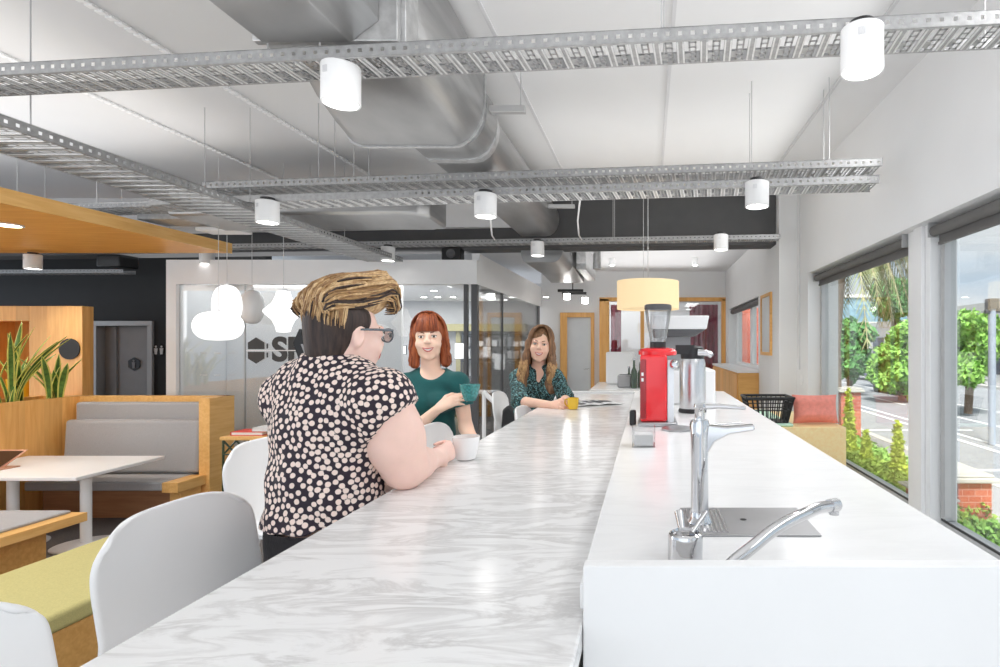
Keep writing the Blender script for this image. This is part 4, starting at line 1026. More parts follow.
def basket():
    cx, cy, z0, z1 = 1.15, 5.36, .765, 1.0
    B = [(-.17, -.12), (.17, -.12), (.17, .12), (-.17, .12)]; T = [(-.22, -.16), (.22, -.16), (.22, .16), (-.22, .16)]
    b = MB()
    for k in range(4):
        n = 9
        for i in range(n+1):
            u = i/n; p = [B[k][d]*(1-u)+B[(k+1)%4][d]*u for d in (0, 1)]; q = [T[k][d]*(1-u)+T[(k+1)%4][d]*u for d in (0, 1)]
            b.tube([(cx+p[0], cy+p[1], z0), (cx+q[0], cy+q[1], z1)], .006, 6)
        for s in (.0, .5, .8):
            p = [B[k][d]*(1-s)+T[k][d]*s for d in (0, 1)]; q = [B[(k+1)%4][d]*(1-s)+T[(k+1)%4][d]*s for d in (0, 1)]
            z = z0+(z1-z0)*s; b.tube([(cx+p[0], cy+p[1], z), (cx+q[0], cy+q[1], z)], .006, 6)
    b.box(cx-.17, cx+.17, cy-.12, cy+.12, z0, z0+.008); b.build('weave', M['black'], bk)
    b = MB()
    for k in range(4): b.tube([(cx+T[k][0], cy+T[k][1], z1), (cx+T[(k+1)%4][0], cy+T[(k+1)%4][1], z1)], .013, 8)
    b.build('rim', M['black'], bk, smooth=True)
basket()

# ================================================================ OUTSIDE
GZ = -.6
slab('pavement', [(2.2, 5.2, -6, 90, GZ-.1, GZ+.02)], M['pave'], 'pale pavement between the window and the road', 'pavement')
slab('road', [(5.2, 17, -10, 160, GZ-.2, GZ-.06)], M['asphalt'], 'grey asphalt road outside the windows', 'road')
slab('kerb', [(5.1, 5.3, -10, 160, GZ-.1, GZ+.03), (16.9, 17.2, -10, 160, GZ-.1, GZ+.06)], M['cap'], 'pale kerb along the road', 'kerb')
slab('pavement', [(17.2, 60, -10, 160, GZ-.1, GZ+.04)], M['pave'], 'pale pavement on the far side of the road', 'pavement')
b = MB()
for X in (7.0, 7.45, 11.2): b.box(X, X+.12, -5, 150, GZ-.058, GZ-.052)
for k in range(18): b.box(9.2, 9.32, k*6-4, k*6-1, GZ-.058, GZ-.052)
for y in (9.5, 14, 22): b.box(5.4, 8.2, y, y+.12, GZ-.058, GZ-.052)
struct(b.build('road_marking', M['paint']), 'white lane lines painted on the road', 'marking')
def pier(px, py, Y, w, d, label, y_cap=.07):
    c = at(px, py, Y); t = thing('brick_pier', (c.x, Y, GZ), label, 'pillar')
    b = MB(); b.box(c.x-w/2, c.x+w/2, Y, Y+d, GZ+.03, c.z-.22*w); b.build('shaft', M['brick'], t)
    b = MB(); b.box(c.x-w/2-.05, c.x+w/2+.05, Y-.05, Y+d+.05, c.z-.22*w, c.z-.08*w); b.box(c.x-w/2-.02, c.x+w/2+.02, Y-.02, Y+d+.02, c.z-.08*w, c.z); b.build('cap', M['cap'], t, bevel=.01)
pier(851, 388, 9.3, .33, .4, 'red brick pier with a cream cap beyond the hedge')
pier(975, 475, 5.0, .30, .75, 'low red brick pier with a wide pale cap in the nearest window')
pier(943, 497, 4.35, .12, .5, 'short brick pier with a pale cap beside the mullion')
slab('terrace', [(2.2, 3.7, -2, 5.4, GZ, -.25)], M['cap'], 'pale terrace slab outside the nearest window', 'terrace')

def leaf_cloud(name, m, blobs, n, size, label, cat, seed=1, parent=None, up=.3):
    r = np.random.RandomState(seed); V = []; Fc = []
    vol = np.array([b_[3]*b_[4]*b_[5] for b_ in blobs])**.67; vol /= vol.sum()
    for (cx, cy, cz, rx, ry, rz), f in zip(blobs, vol):
        k = int(n*f)
        d = r.normal(size=(k, 3)); d /= np.linalg.norm(d, axis=1)[:, None]
        rad = r.uniform(.45, 1.0, size=(k, 1))**.5
        P = np.array([cx, cy, cz])+d*rad*np.array([rx, ry, rz])*(1+.12*np.sin(d[:, :1]*9+d[:, 2:]*7))
        a = r.normal(size=(k, 3)); a /= np.linalg.norm(a, axis=1)[:, None]
        nn = d+r.normal(size=(k, 3))*.6; bb_ = np.cross(a, nn); bb_ /= np.linalg.norm(bb_, axis=1)[:, None]+1e-9
        s = size*r.uniform(.6, 1.3, size=(k, 1))
        q = np.stack([P-a*s, P+bb_*s*.45, P+a*s, P-bb_*s*.45], 1)
        base = len(V)*4; V.append(q.reshape(-1, 3))
    V = np.concatenate(V); nf = len(V)//4
    off = np.zeros(3)
    if parent is not None: off = np.array(parent.location)
    me = bpy.data.meshes.new(name); me.from_pydata((V-off).tolist(), [], [(4*i, 4*i+1, 4*i+2, 4*i+3) for i in range(nf)])
    me.materials.append(m); o = bpy.data.objects.new(name, me); COL.objects.link(o)
    if parent is not None: o.parent = parent
    else: tag(o, label, cat)
    return o
def tree(px, py, Y, r_px, label, seed, m='leaf1', asp=1.25):
    c = at(px, py, Y); r = r_px*Y/F
    t = thing('street_tree', (c.x, c.y, GZ), label, 'tree')
    b = MB(); b.tube(smooth_path([(c.x, Y, GZ), (c.x+.05, Y, (c.z+GZ)/2), (c.x, Y, c.z)]), [.16]*9 if False else .12, 10)
    for k in range(4):
        a = k*PI/2+.5; b.tube([(c.x, Y, c.z-r*.7), (c.x+math.cos(a)*r*.5, Y+math.sin(a)*r*.5, c.z+r*.1)], .05, 6)
    b.build('trunk', M['bark'], t, smooth=True)
    rr = random.Random(seed); bl = [(c.x, Y, c.z, r*.72, r*.72, r*.85*asp)]
    for k in range(11):
        a = rr.uniform(0, 2*PI); e = rr.uniform(-.9, 1.0)
        bl.append((c.x+math.cos(a)*r*.62, Y+math.sin(a)*r*.62, c.z+e*r*.75*asp, r*.42, r*.42, r*.36))
    leaf_cloud('crown', M[m], bl, 5200, .13*Y/18, '', '', seed, t)
tree(901, 362, 21, 31, 'leafy street tree across the road in the window beyond the mullion', 2, 'leaf2')
tree(968, 348, 17, 34, 'leafy street tree in the nearest window', 3, 'leaf2')
tree(849, 350, 24, 24, 'darker green tree at the far edge of the window', 4, 'leaf1', 1.5)
tree(893, 300, 26, 20, 'green tree top above the nearer leafy tree', 6, 'leaf1')
# palm
pm = thing('palm_tree', (3.1, 9.2, GZ), 'tall palm with drooping fronds seen at the top of the window', 'palm')
pc = at(838, 205, 9.5)
b = MB(); b.tube([(pc.x-.1, 9.6, GZ), (pc.x-.12, 9.6, 1.5), (pc.x, 9.5, pc.z)], [.22, .19, .2], 14); b.build('trunk', M['bark'], pm, smooth=True)
rr = random.Random(11)
for k in range(34):
    if k < 12: a = rr.uniform(-1.1, .6); 
    else: a = rr.uniform(0, 2*PI)
    L = rr.uniform(.9, 1.6); rise = rr.uniform(-.1, .25); drop = rr.uniform(1.3, 2.5)
    P = [pc+Vector((math.cos(a)*L*s, math.sin(a)*L*s, rise*math.sin(s*PI*.8)-drop*s**2.6)) for s in [i/9 for i in range(10)]]
    b = MB(); b.tube(P, [.02-.0016*i for i in range(10)], 6)
    b.mi = 1
    side = Vector((-math.sin(a), math.cos(a), 0))
    for i in range(1, 9):
        for j in range(4):
            c = P[i].lerp(P[i+1] if i < 9 else P[i], j/4); t_ = (P[i+1]-P[i]).normalized() if i < 9 else Vector((0, 0, -1))
            for s in (-1, 1):
                ln_ = .26*math.sin(PI*(i+j/4)/10)+.06; tip = c+side*s*ln_*.55+t_*ln_*.8+Vector((0, 0, -ln_*.4))
                w_ = t_*.028
                b.quad([c-w_, c+w_, tip+w_*.2, tip-w_*.2])
    b.build('frond', [M['rachis'], M['frond']], pm)
# conifers and hedge
def conifer(px, pyt, Y, w, label, seed, base_z=-.2):
    c = at(px, pyt, Y); h = c.z-base_z
    bl = []
    for k in range(9):
        u = k/8; bl.append((c.x, Y, base_z+h*(.06+.88*u), w*(1-.85*u)+.015, w*(1-.85*u)+.015, h*.10))
    t = thing('conifer', (c.x, Y, GZ), label, 'conifer')
    b = MB(); b.tube([(c.x, Y, GZ+.03), (c.x, Y, base_z+h*.8)], .015, 8); b.build('trunk', M['bark'], t)
    leaf_cloud('foliage', M['leaf3'], bl, 1500, .045, '', '', seed, t)
conifer(898, 423, 6.3, .10, 'small lime conifer nearest the mullion in the hedge', 3)
conifer(866, 432, 6.9, .10, 'small lime conifer in the middle of the hedge', 4)
conifer(849, 392, 7.6, .12, 'taller thin conifer in front of the brick pier', 5)
r_ = random.Random(8); bl = []
for k in range(46):
    y = 4.75+k*.095; bl.append((2.62+r_.uniform(-.12, .35), y, -.16+r_.uniform(-.04, .05), .24, .24, .26))
leaf_cloud('hedge', M['hedge'], bl, 24000, .032, 'yellow-green clipped hedge outside the window', 'hedge', 9)
r_ = random.Random(9); bl = [(3.35+r_.uniform(-.2, .2), 7.2+k*.2, -.25+r_.uniform(-.05, .05), .3, .3, .25) for k in range(12)]
leaf_cloud('shrub', M['leaf2'], bl, 5000, .04, 'low green shrub behind the hedge beside the brick pier', 'shrub', 10)
leaf_cloud('shrub', M['leaf2'], [(2.55+.12*k, 4.55, -.15, .16, .2, .22) for k in range(4)], 2200, .035, 'small shrub against the low brick pier', 'shrub', 12)
# buildings across the road
def building(name, x0, x1, y0, y1, h, m, label, rows, cols, wm='bdark', roof=True):
    t = thing(name, ((x0+x1)/2, (y0+y1)/2, GZ), label, 'building')
    b = MB(); b.box(x0, x1, y0, y1, GZ, GZ+h); b.build('walls', M[m], t)
    if roof: b = MB(); b.box(x0-.25, x1+.2, y0-.25, y1+.2, GZ+h-.2, GZ+h+.25); b.build('parapet', M['bwhite'] if m != 'bwhite' else M['cap'], t)
    for r in range(rows):
        for c in range(cols):
            w = (y1-y0)/cols; z = GZ+.5+r*3.2; hh = min(2.2, h-1)
            b = MB(); b.box(x0-.06, x0, y0+c*w+w*.18, y0+(c+1)*w-w*.18, z, z+hh); b.build('window', M[wm], t)
    for c in range(2):
        w = (x1-x0)/2; b = MB(); b.box(x0+c*w+w*.2, x0+(c+1)*w-w*.2, y0-.06, y0, GZ+.5, GZ+min(2.7, h-.5)); b.build('window', M[wm], t)
building('shop_building', 19, 30, 26, 40, 4.2, 'bwhite', 'low white shop building across the road, right', 1, 5)
building('shop_building', 19, 30, 41, 60, 3.7, 'bwhite', 'low white shop building across the road, centre', 1, 6)
building('shop_building', 20, 32, 61, 84, 4.4, 'bwhite', 'white shop building across the road, farthest', 1, 6)
building('office_building', 28, 44, 90, 110, 10.0, 'bblue', 'blue glazed office building behind the shops', 3, 7, 'bdark')
building('office_building', 34, 50, 34, 60, 4.5, 'bblue', 'blue-grey office block behind the nearest shops', 2, 7, 'bdark')
b = MB(); b.box(2.0, 3.6, 12.6, 18, GZ, 2.35); tag(b.build('brick_building', M['brick']), 'low red brick building seen through the small far window', 'building')
# street pole and cross sign
t = thing('street_lamp', at(991, 470, 12), 'pale blue-grey street pole with a dark horizontal arm in the nearest window', 'pole')
q = at(992, 345, 12)
b = MB(); b.tube([(q.x, 12, GZ-.05), (q.x, 12, 2.3)], .075, 14); b.build('pole', M['polemat'], t, smooth=True)
b = MB(); b.tube([(q.x-.15, 12, 2.22), (q.x+.7, 12, 2.30)], .05, 10); b.box(q.x-.1, q.x+.1, 11.9, 12.1, 2.28, 2.5); b.build('arm', M['dalu'], t)
def car(x, y, m, label, rz=0):
    t = thing('car', (0, 0, 0), label, 'car')
    sec = [(-2.1, .35, .62), (-2.05, .3, .85), (-1.5, .28, .92), (-1.0, .28, .95), (1.2, .28, 1.0), (1.9, .3, .95), (2.15, .34, .75), (2.17, .4, .6)]
    b = MB(); rings = []
    for yy, z0, z1 in sec:
        rings.append([b.bm.verts.new((xx, yy, zz)) for xx, zz in ((-.80, z0), (.80, z0), (.88, (z0+z1)/2), (.82, z1), (-.82, z1), (-.88, (z0+z1)/2))])
    for i in range(len(rings)-1):
        for k in range(6): b._f([rings[i][k], rings[i][(k+1)%6], rings[i+1][(k+1)%6], rings[i+1][k]])
    b._f(rings[0][::-1]); b._f(rings[-1]); b.build('body', M[m], t, bevel=.05, bseg=3)
    b = MB(); b.hexa([(-.78, -1.1, .93), (.78, -1.1, .93), (-.78, 1.75, .96), (.78, 1.75, .96), (-.62, -.4, 1.42), (.62, -.4, 1.42), (-.62, 1.2, 1.42), (.62, 1.2, 1.42)]); b.build('cabin_glass', M['bdark'], t, bevel=.05)
    b = MB(); b.box(-.62, .62, -.42, 1.22, 1.41, 1.46); b.build('roof', M[m], t, bevel=.03)
    for sx in (-.80, .80):
        for sy in (-1.35, 1.35): b = MB(); b.lathe([(.2, -.1), (.32, -.1), (.32, .1), (.2, .1)], (sx, sy, .32), 20, R=Ry(PI/2)); b.build('wheel', M['rubber'], t, smooth=True)
    for sx in (-.6, .6):
        b = MB(); b.box(sx-.16, sx+.16, -2.13, -2.02, .62, .78); b.build('headlight', M['sil'], t, bevel=.02)
    t.location = (x, y, GZ-.06); t.rotation_euler.z = rz
car(14.0, 34, 'carblue', 'slate blue car on the road behind the brick pier cap')
car(15.4, 41, 'carred', 'dusty red car, farthest along the road', .02)
car(11.3, 24, 'cardark', 'dark car under the leafy street tree')
# ================================================================ PEOPLE
class SDF:
    def __init__(s, lo, hi, h):
        s.lo = np.array(lo, float); s.h = h
        s.n = np.ceil((np.array(hi)-s.lo)/h).astype(int)+1
        s.D = np.full(s.n, 1.0, np.float32)
        s.ax = [s.lo[i]+h*np.arange(s.n[i]) for i in range(3)]
    def _loc(s, lo, hi, pad):
        a = np.maximum(0, np.floor((np.array(lo)-pad-s.lo)/s.h).astype(int)); b = np.minimum(s.n, np.ceil((np.array(hi)+pad-s.lo)/s.h).astype(int)+1)
        if np.any(b <= a): return None, None
        sl = tuple(slice(a[i], b[i]) for i in range(3))
        P = np.stack(np.meshgrid(*[s.ax[i][sl[i]] for i in range(3)], indexing='ij'), -1).astype(np.float32)
        return sl, P
    def _mix(s, sl, d, k, cut, P, sub=False):
        for c in (cut or []):
            n = np.array(c[1], float); n /= np.linalg.norm(n); d = np.maximum(d, (P-np.array(c[0], np.float32)) @ n.astype(np.float32))
        D = s.D[sl]
        if sub:
            d = -d; hh = np.clip(.5-.5*(d-D)/k, 0, 1) if False else np.maximum(k-np.abs(D-d), 0)/k
            s.D[sl] = np.maximum(D, d)+hh*hh*k*.25
        else:
            hh = np.maximum(k-np.abs(D-d), 0)/k
            s.D[sl] = np.minimum(D, d)-hh*hh*k*.25
    def cap(s, a, b, ra, rb=None, k=.02, cut=None, sub=False, T=None):
        rb = ra if rb is None else rb
        a = np.array(a, float); b = np.array(b, float)
        if T is not None: a = np.array(T(a)); b = np.array(T(b)); ra *= T.s; rb *= T.s; k *= T.s
        m = max(ra, rb)
        sl, P = s._loc(np.minimum(a, b)-m, np.maximum(a, b)+m, k+.015)
        if sl is None: return s
        ab = (b-a).astype(np.float32); L = float(ab @ ab)+1e-12
        t = np.clip(((P-a.astype(np.float32)) @ ab)/L, 0, 1)
        d = np.linalg.norm(P-a.astype(np.float32)-t[..., None]*ab, axis=-1)-(ra+(rb-ra)*t)
        s._mix(sl, d, k, cut, P, sub); return s
    def ell(s, c, r, R=None, k=.02, cut=None, sub=False, T=None):
        c = np.array(c, float); r = np.array(r, float); R = np.array(R if R is not None else np.eye(3), float)
        if T is not None: c = np.array(T(c)); r = r*T.s; R = T.R @ R; k *= T.s
        m = r.max(); sl, P = s._loc(c-m, c+m, k+.015)
        if sl is None: return s
        q = (P-c.astype(np.float32)) @ R.astype(np.float32)
        k0 = np.linalg.norm(q/r.astype(np.float32), axis=-1); k1 = np.linalg.norm(q/(r*r).astype(np.float32), axis=-1)+1e-6
        s._mix(sl, k0*(k0-1)/k1, k, cut, P, sub); return s
    def plane(s, p, n):
        n = np.array(n, float); n /= np.linalg.norm(n)
        P = np.stack(np.meshgrid(*s.ax, indexing='ij'), -1)
        s.D = np.maximum(s.D, ((P-np.array(p)) @ n).astype(np.float32)); return s
    def noise(s, fn):
        P = np.stack(np.meshgrid(*s.ax, indexing='ij'), -1); s.D += fn(P).astype(np.float32); return s
    def mesh(s, name, m, parent):
        D = s.D; n = D.shape; S = D < 0
        c = np.zeros(tuple(x-1 for x in n)+(3,), np.float32); cnt = np.zeros(tuple(x-1 for x in n), np.float32)
        for ax in range(3):
            o1, o2 = [a for a in range(3) if a != ax]
            for u in (0, 1):
                for v in (0, 1):
                    sa = [None]*3; sb = [None]*3
                    sa[ax] = slice(0, n[ax]-1); sb[ax] = slice(1, n[ax])
                    for o, w_ in ((o1, u), (o2, v)):
                        sa[o] = slice(w_, n[o]-1+w_); sb[o] = sa[o]
                    A = D[tuple(sa)]; B = D[tuple(sb)]; x = (A < 0) != (B < 0)
                    t = np.where(x, A/(A-B+1e-12), 0)
                    c[..., ax] += np.where(x, t, 0); c[..., o1] += np.where(x, u, 0); c[..., o2] += np.where(x, v, 0); cnt += x
        act = cnt > 0; idx = np.full(act.shape, -1, np.int64); idx[act] = np.arange(act.sum())
        ijk = np.argwhere(act); V = s.lo+s.h*(ijk+c[act]/cnt[act][:, None])
        F_ = []
        for ax in range(3):
            o1, o2 = [(1, 2), (2, 0), (0, 1)][ax]
            sa = [slice(1, x-1) for x in n]; sb = list(sa); sa[ax] = slice(0, n[ax]-1); sb[ax] = slice(1, n[ax])
            A = S[tuple(sa)]; B = S[tuple(sb)]; x = A != B
            e = np.argwhere(x); off = np.array([1, 1, 1]); off[ax] = 0; e = e+off
            def g(d1, d2):
                q = e.copy(); q[:, o1] += d1; q[:, o2] += d2; return idx[q[:, 0], q[:, 1], q[:, 2]]
            Q = np.stack([g(-1, -1), g(0, -1), g(0, 0), g(-1, 0)], 1)
            fl = A[x]; Q[~fl] = Q[~fl][:, ::-1]; F_.append(Q)
        Fq = np.concatenate(F_); Fq = Fq[(Fq >= 0).all(1)]
        off = Vector((0, 0, 0)); p = parent
        while p is not None: off += p.location; p = p.parent
        me = bpy.data.meshes.new(name); me.from_pydata((V-np.array(off)).tolist(), [], Fq.tolist())
        for mm in (m if isinstance(m, list) else [m]): me.materials.append(mm)
        me.polygons.foreach_set('use_smooth', [True]*len(me.polygons))
        o = bpy.data.objects.new(name, me); COL.objects.link(o); o.parent = parent
        sm = o.modifiers.new('smooth', 'SMOOTH'); sm.factor = .5; sm.iterations = 2
        return o, V
class Tf:
    def __init__(s, o, R, sc=1.0): s.o = np.array(o, float); s.R = np.array(R, float); s.s = sc
    def __call__(s, p): return s.o+s.R @ (np.array(p, float)*s.s)
    def v(s, p): return Vector(s(p))

def skin_mat(name, col):
    return mat(name, col, .5, var=.05, nscale=14, sss=.12, bump=.05, bscale=300)
SK1 = skin_mat('fair_pink_skin', (.90, .62, .53)); SK2 = skin_mat('fair_warm_skin', (.92, .62, .47)); SK3 = skin_mat('light_tan_skin', (.88, .56, .42))
def hairmat(name, c1, c2, sc=(60, 60, 6)):
    m, nt, b = new_mat(name)
    v = coords(nt, sc); n = nt.nodes.new('ShaderNodeTexNoise'); n.inputs['Scale'].default_value = 1.6; n.inputs['Detail'].default_value = 5
    nt.links.new(v, n.inputs['Vector']); cr = nt.nodes.new('ShaderNodeValToRGB')
    cr.color_ramp.elements[0].position = .35; cr.color_ramp.elements[1].position = .65
    cr.color_ramp.elements[0].color = (*c1, 1); cr.color_ramp.elements[1].color = (*c2, 1)
    nt.links.new(n.outputs['Fac'], cr.inputs['Fac']); nt.links.new(cr.outputs['Color'], b.inputs['Base Color'])
    b.inputs['Roughness'].default_value = .55
    bp = nt.nodes.new('ShaderNodeBump'); bp.inputs['Strength'].default_value = .5; bp.inputs['Distance'].default_value = .004
    nt.links.new(n.outputs['Fac'], bp.inputs['Height']); nt.links.new(bp.outputs['Normal'], b.inputs['Normal'])
    return m
HB = hairmat('dark_brown_cropped_hair', (.018, .010, .008), (.055, .030, .022)); HB.name = 'dark_brown_cropped_hair'
HL = hairmat('sandy_blonde_hair', (.46, .27, .12), (.74, .52, .28), (60, 60, 18)); HL2 = hairmat('golden_brown_hair', (.22, .11, .045), (.42, .25, .10), (30, 30, 30))
HR = hairmat('copper_red_hair', (.22, .045, .012), (.42, .11, .03)); HR2 = hairmat('deep_auburn_hair', (.13, .028, .01), (.28, .06, .018))
HW = hairmat('brown_hair', (.14, .07, .035), (.32, .17, .08)); HW2 = hairmat('honey_blonde_hair_ends', (.34, .19, .08), (.58, .36, .16))
M['lips'] = mat('rose_lips', (.62, .17, .15), .4, var=.05); M['teeth'] = mat('white_teeth', (.9, .88, .84), .3, var=.01)
M['eyewhite'] = mat('eye_white', (.82, .80, .78), .2, var=.01); M['iris'] = mat('dark_iris', (.06, .035, .02), .15, var=.2)
M['brow'] = mat('brown_eyebrow', (.16, .07, .035), .8, var=.2)
M['frameg'] = mat('grey_blue_spectacle_frame', (.10, .12, .14), .25, var=.3, nscale=60, coat=.4)
M['black_trousers'] = mat('black_cotton_trousers', (.014, .012, .014), .9, var=.2, bump=.2, bscale=90)
M['tealshirt'] = mat('dark_teal_jersey', (.004, .085, .085), .85, var=.14, nscale=9, bump=.35, bscale=14, sheen=.1)
M['denim'] = mat('dark_denim', (.02, .03, .05), .9, var=.2)

def head(S, T, smile=True):
    S.ell((0, .018, .038), (.073, .092, .083), k=.01, T=T)
    S.ell((0, -.032, -.025), (.058, .062, .082), k=.03, T=T)
    S.cap((-.024, -.040, -.076), (.024, -.040, -.076), .024, .024, k=.03, T=T)
    S.ell((0, -.072, -.102), (.019, .016, .015), k=.03, T=T)
    for s in (-1, 1):
        S.ell((s*.036, -.062, -.032), (.026, .022, .024), k=.025, T=T)
        S.ell((s*.031, -.099, .006), (.018, .016, .011), k=.014, sub=True, T=T)
        S.ell((s*.031, -.084, .005), (.0145, .0095, .0075), k=.006, T=T)
        S.cap((s*.012, -.090, .024), (s*.048, -.078, .024), .007, .006, k=.014, T=T)
        S.ell((s*.073, .012, -.008), (.009, .019, .031), k=.008, T=T)
        S.ell((s*.080, .010, -.006), (.006, .010, .018), k=.006, sub=True, T=T)
        S.ell((s*.011, -.103, -.024), (.0075, .008, .006), k=.006, T=T)
    S.cap((0, -.090, .016), (0, -.108, -.020), .0075, .0095, k=.014, T=T)
    S.cap((-.018, -.084, -.052), (.018, -.084, -.052), .007, .007, k=.016, T=T)
    S.cap((-.014, -.083, -.069), (.014, -.083, -.069), .007, .007, k=.016, T=T)
def face_bits(T, parent, eye=True, browc=None, V=None):
    L = (V-T.o) @ T.R/T.s
    L = L[(L[:, 1] < -.04) & (np.abs(L[:, 0]) < .07) & (np.abs(L[:, 2]) < .12)]
    def sy(x, z):
        d = (L[:, 0]-x)**2+(L[:, 2]-z)**2; k = np.argsort(d)[:10]; return float(L[k, 1].mean())
    R = Matrix([list(r) for r in T.R])
    for s in (-1, 1):
        if eye:
            b = MB(); b.ell(T.v((s*.031, -.0895, .005)), (.0122*T.s, .0062*T.s, .0062*T.s), 14, R=R); e = b.build('eye', M['eyewhite'], parent, smooth=True)
            b = MB(); b.ell(T.v((s*.031, -.0945, .005)), (.0058*T.s, .0022*T.s, .0058*T.s), 12, R=R); b.build('iris', M['iris'], e, smooth=True)
            b = MB(); b.tube([T.v((s*.018, -.0935, .0095)), T.v((s*.031, -.0975, .0125)), T.v((s*.045, -.089, .0085))], .0016*T.s, 6); b.build('eyelash', M['iris'], e, smooth=True)
        b = MB(); b.tube([T.v((s*.014, sy(s*.014, .024)-.001, .024)), T.v((s*.030, sy(s*.03, .028)-.001, .029)), T.v((s*.048, sy(s*.048, .024)-.001, .024))], [.0028*T.s, .003*T.s, .0016*T.s], 8); b.build('eyebrow', browc or M['brow'], parent, smooth=True)
    fy = lambda x: -.0925+13*x*x
    P = lambda x, z, y=0: T.v((x, sy(x, z)-.0012+y, z))
    U = [P(-.027, -.0500), P(-.014, -.0535, -.001), P(0, -.0560, -.0015), P(.014, -.0535, -.001), P(.027, -.0500)]
    Lw = [P(-.027, -.0505), P(-.015, -.0650, -.0005), P(0, -.0700, -.001), P(.015, -.0650, -.0005), P(.027, -.0505)]
    b = MB(); b.tube(smooth_path(U), [.0016*T.s+.0011*T.s*math.sin(PI*k/16) for k in range(17)], 8)
    b.tube(smooth_path(Lw), [.0016*T.s+.0019*T.s*math.sin(PI*k/16) for k in range(17)], 8)
    mo = b.build('lips', M['lips'], parent, smooth=True)
    b = MB(); n = 12
    top = [P(-.024+.048*k/n, -.0515-.0045*math.sin(PI*k/n), .0005) for k in range(n+1)]; bot = [P(-.024+.048*k/n, -.0515-.0155*math.sin(PI*k/n), .0005) for k in range(n+1)]
    dep = T.R @ np.array((0, .004, 0)); dep = Vector(dep)
    for k in range(n):
        b.quad([top[k], top[k+1], bot[k+1], bot[k]]); b.quad([top[k]+dep, top[k+1]+dep, bot[k+1]+dep, bot[k]+dep])
    b.build('teeth', M['teeth'], mo)

def hand(S, w, fwd, nrm, thumb, curl=(.5, .7, .5), sc=1.0, thumb_in=.5, spread=.0):
    """w wrist, fwd along the hand, nrm = direction the palm faces, thumb = +1/-1 side of cross(fwd,nrm)"""
    w = Vector(w); f = Vector(fwd).normalized(); n = Vector(nrm); n = (n-f*n.dot(f)).normalized(); t = f.cross(n)*thumb
    def seg(a, b, ra, rb, k=.004): S.cap(a, b, ra*sc, rb*sc, k=k)
    kn = []
    for i, (lat, L) in enumerate(((.027, .088), (.009, .092), (-.009, .088), (-.026, .080))):
        k_ = w+f*L*sc+t*lat*sc; kn.append(k_)
        S.cap(w+t*lat*.5*sc+f*.01*sc, k_, .0155*sc, .0115*sc, k=.014)
    lens = ((.040, .025, .020), (.045, .028, .021), (.041, .026, .021), (.032, .020, .018))
    for i, (p, L3) in enumerate(zip(kn, lens)):
        d = f+t*spread*(1.5-i); d.normalize(); ang = 0; q = p
        for j, L in enumerate(L3):
            ang += curl[j]+(.06*i if j == 0 else 0)
            dd = (d*math.cos(ang)+n*math.sin(ang)).normalized(); q2 = q+dd*L*sc
            seg(q, q2, (.0092, .0082, .0075)[j], (.0084, .0076, .0066)[j], .003); q = q2
    b0 = w+f*.022*sc+t*.022*sc; d = (f*.62+t*.75+n*thumb_in*.5).normalized(); b1 = b0+d*.042*sc
    d2 = (f*.85+t*.25+n*thumb_in).normalized(); b2 = b1+d2*.032*sc; d3 = (f*.75-t*.15+n*(thumb_in+.3)).normalized(); b3 = b2+d3*.026*sc
    S.cap(b0, b1, .0145*sc, .0115*sc, k=.012); seg(b1, b2, .0108, .0095); seg(b2, b3, .0095, .0078)

def strands(name, T, parent, mats, paths, r0):
    b = MB()
    rr = random.Random(4)
    for i, (P, mi) in enumerate(paths):
        b.mi = mi; n = len(P); r = r0*rr.uniform(.7, 1.25)*T.s
        b.tube([T.v(p) for p in P], [r*(.75 if k == 0 else 1)*(1-.75*max(0, (k/(n-1)-.6)/.4)) for k in range(n)], 6)
    o = b.build(name, mats, parent, smooth=True)
    for f in o.data.polygons: f.use_smooth = True
    return o
def long_hair_paths(n, length, seed, face_half=.9, wave=.006, part=0.0, fringe=False, flare=.0, ends=None, top=.132):
    rr = random.Random(seed); out = []
    for i in range(n):
        th = rr.uniform(face_half, 2*PI-face_half)      # angle from the face direction (-y)
        sx = math.sin(th); sy = -math.cos(th)
        if abs(sx) < .2 and sy < 0: continue
        lay = rr.uniform(.0, .010); P = []
        L = length*rr.uniform(.88, 1.05); ph = rr.uniform(0, 6.3)
        start = Vector((part+rr.uniform(-.004, .004), rr.uniform(-.055, .07) if sy < .5 else rr.uniform(.02, .08), 0))
        for k in range(7):   # over the skull
            u = k/6; a = u*PI/2
            x = start.x*(1-u)+(.081+lay)*sx*math.sin(a); y = start.y*(1-u)+.02*u+(.098+lay)*sy*math.sin(a)
            z = .035+(top-.035+lay)*math.cos(a)*(1-.0*u); P.append((x, y, z))
        x0, y0, z0 = P[-1]; m = max(3, int(length/.022))
        for k in range(1, m+1):
            u = k/m; zz = z0-L*u
            w_ = wave*math.sin(zz*70+ph)*min(1, u*2)
            out_ = 1+flare*u
            yy = y0*(1-.1*u)+.010*u
            if zz < -.10: yy += (.02 if sy > 0 else -.035)*(min(1, (-.10-zz)/.06))
            P.append((x0*out_+w_*(1 if sx > 0 else -1)+.0, yy+w_*.6, zz))
        out.append((P, rr.choice((0, 0, 1))))
    return out

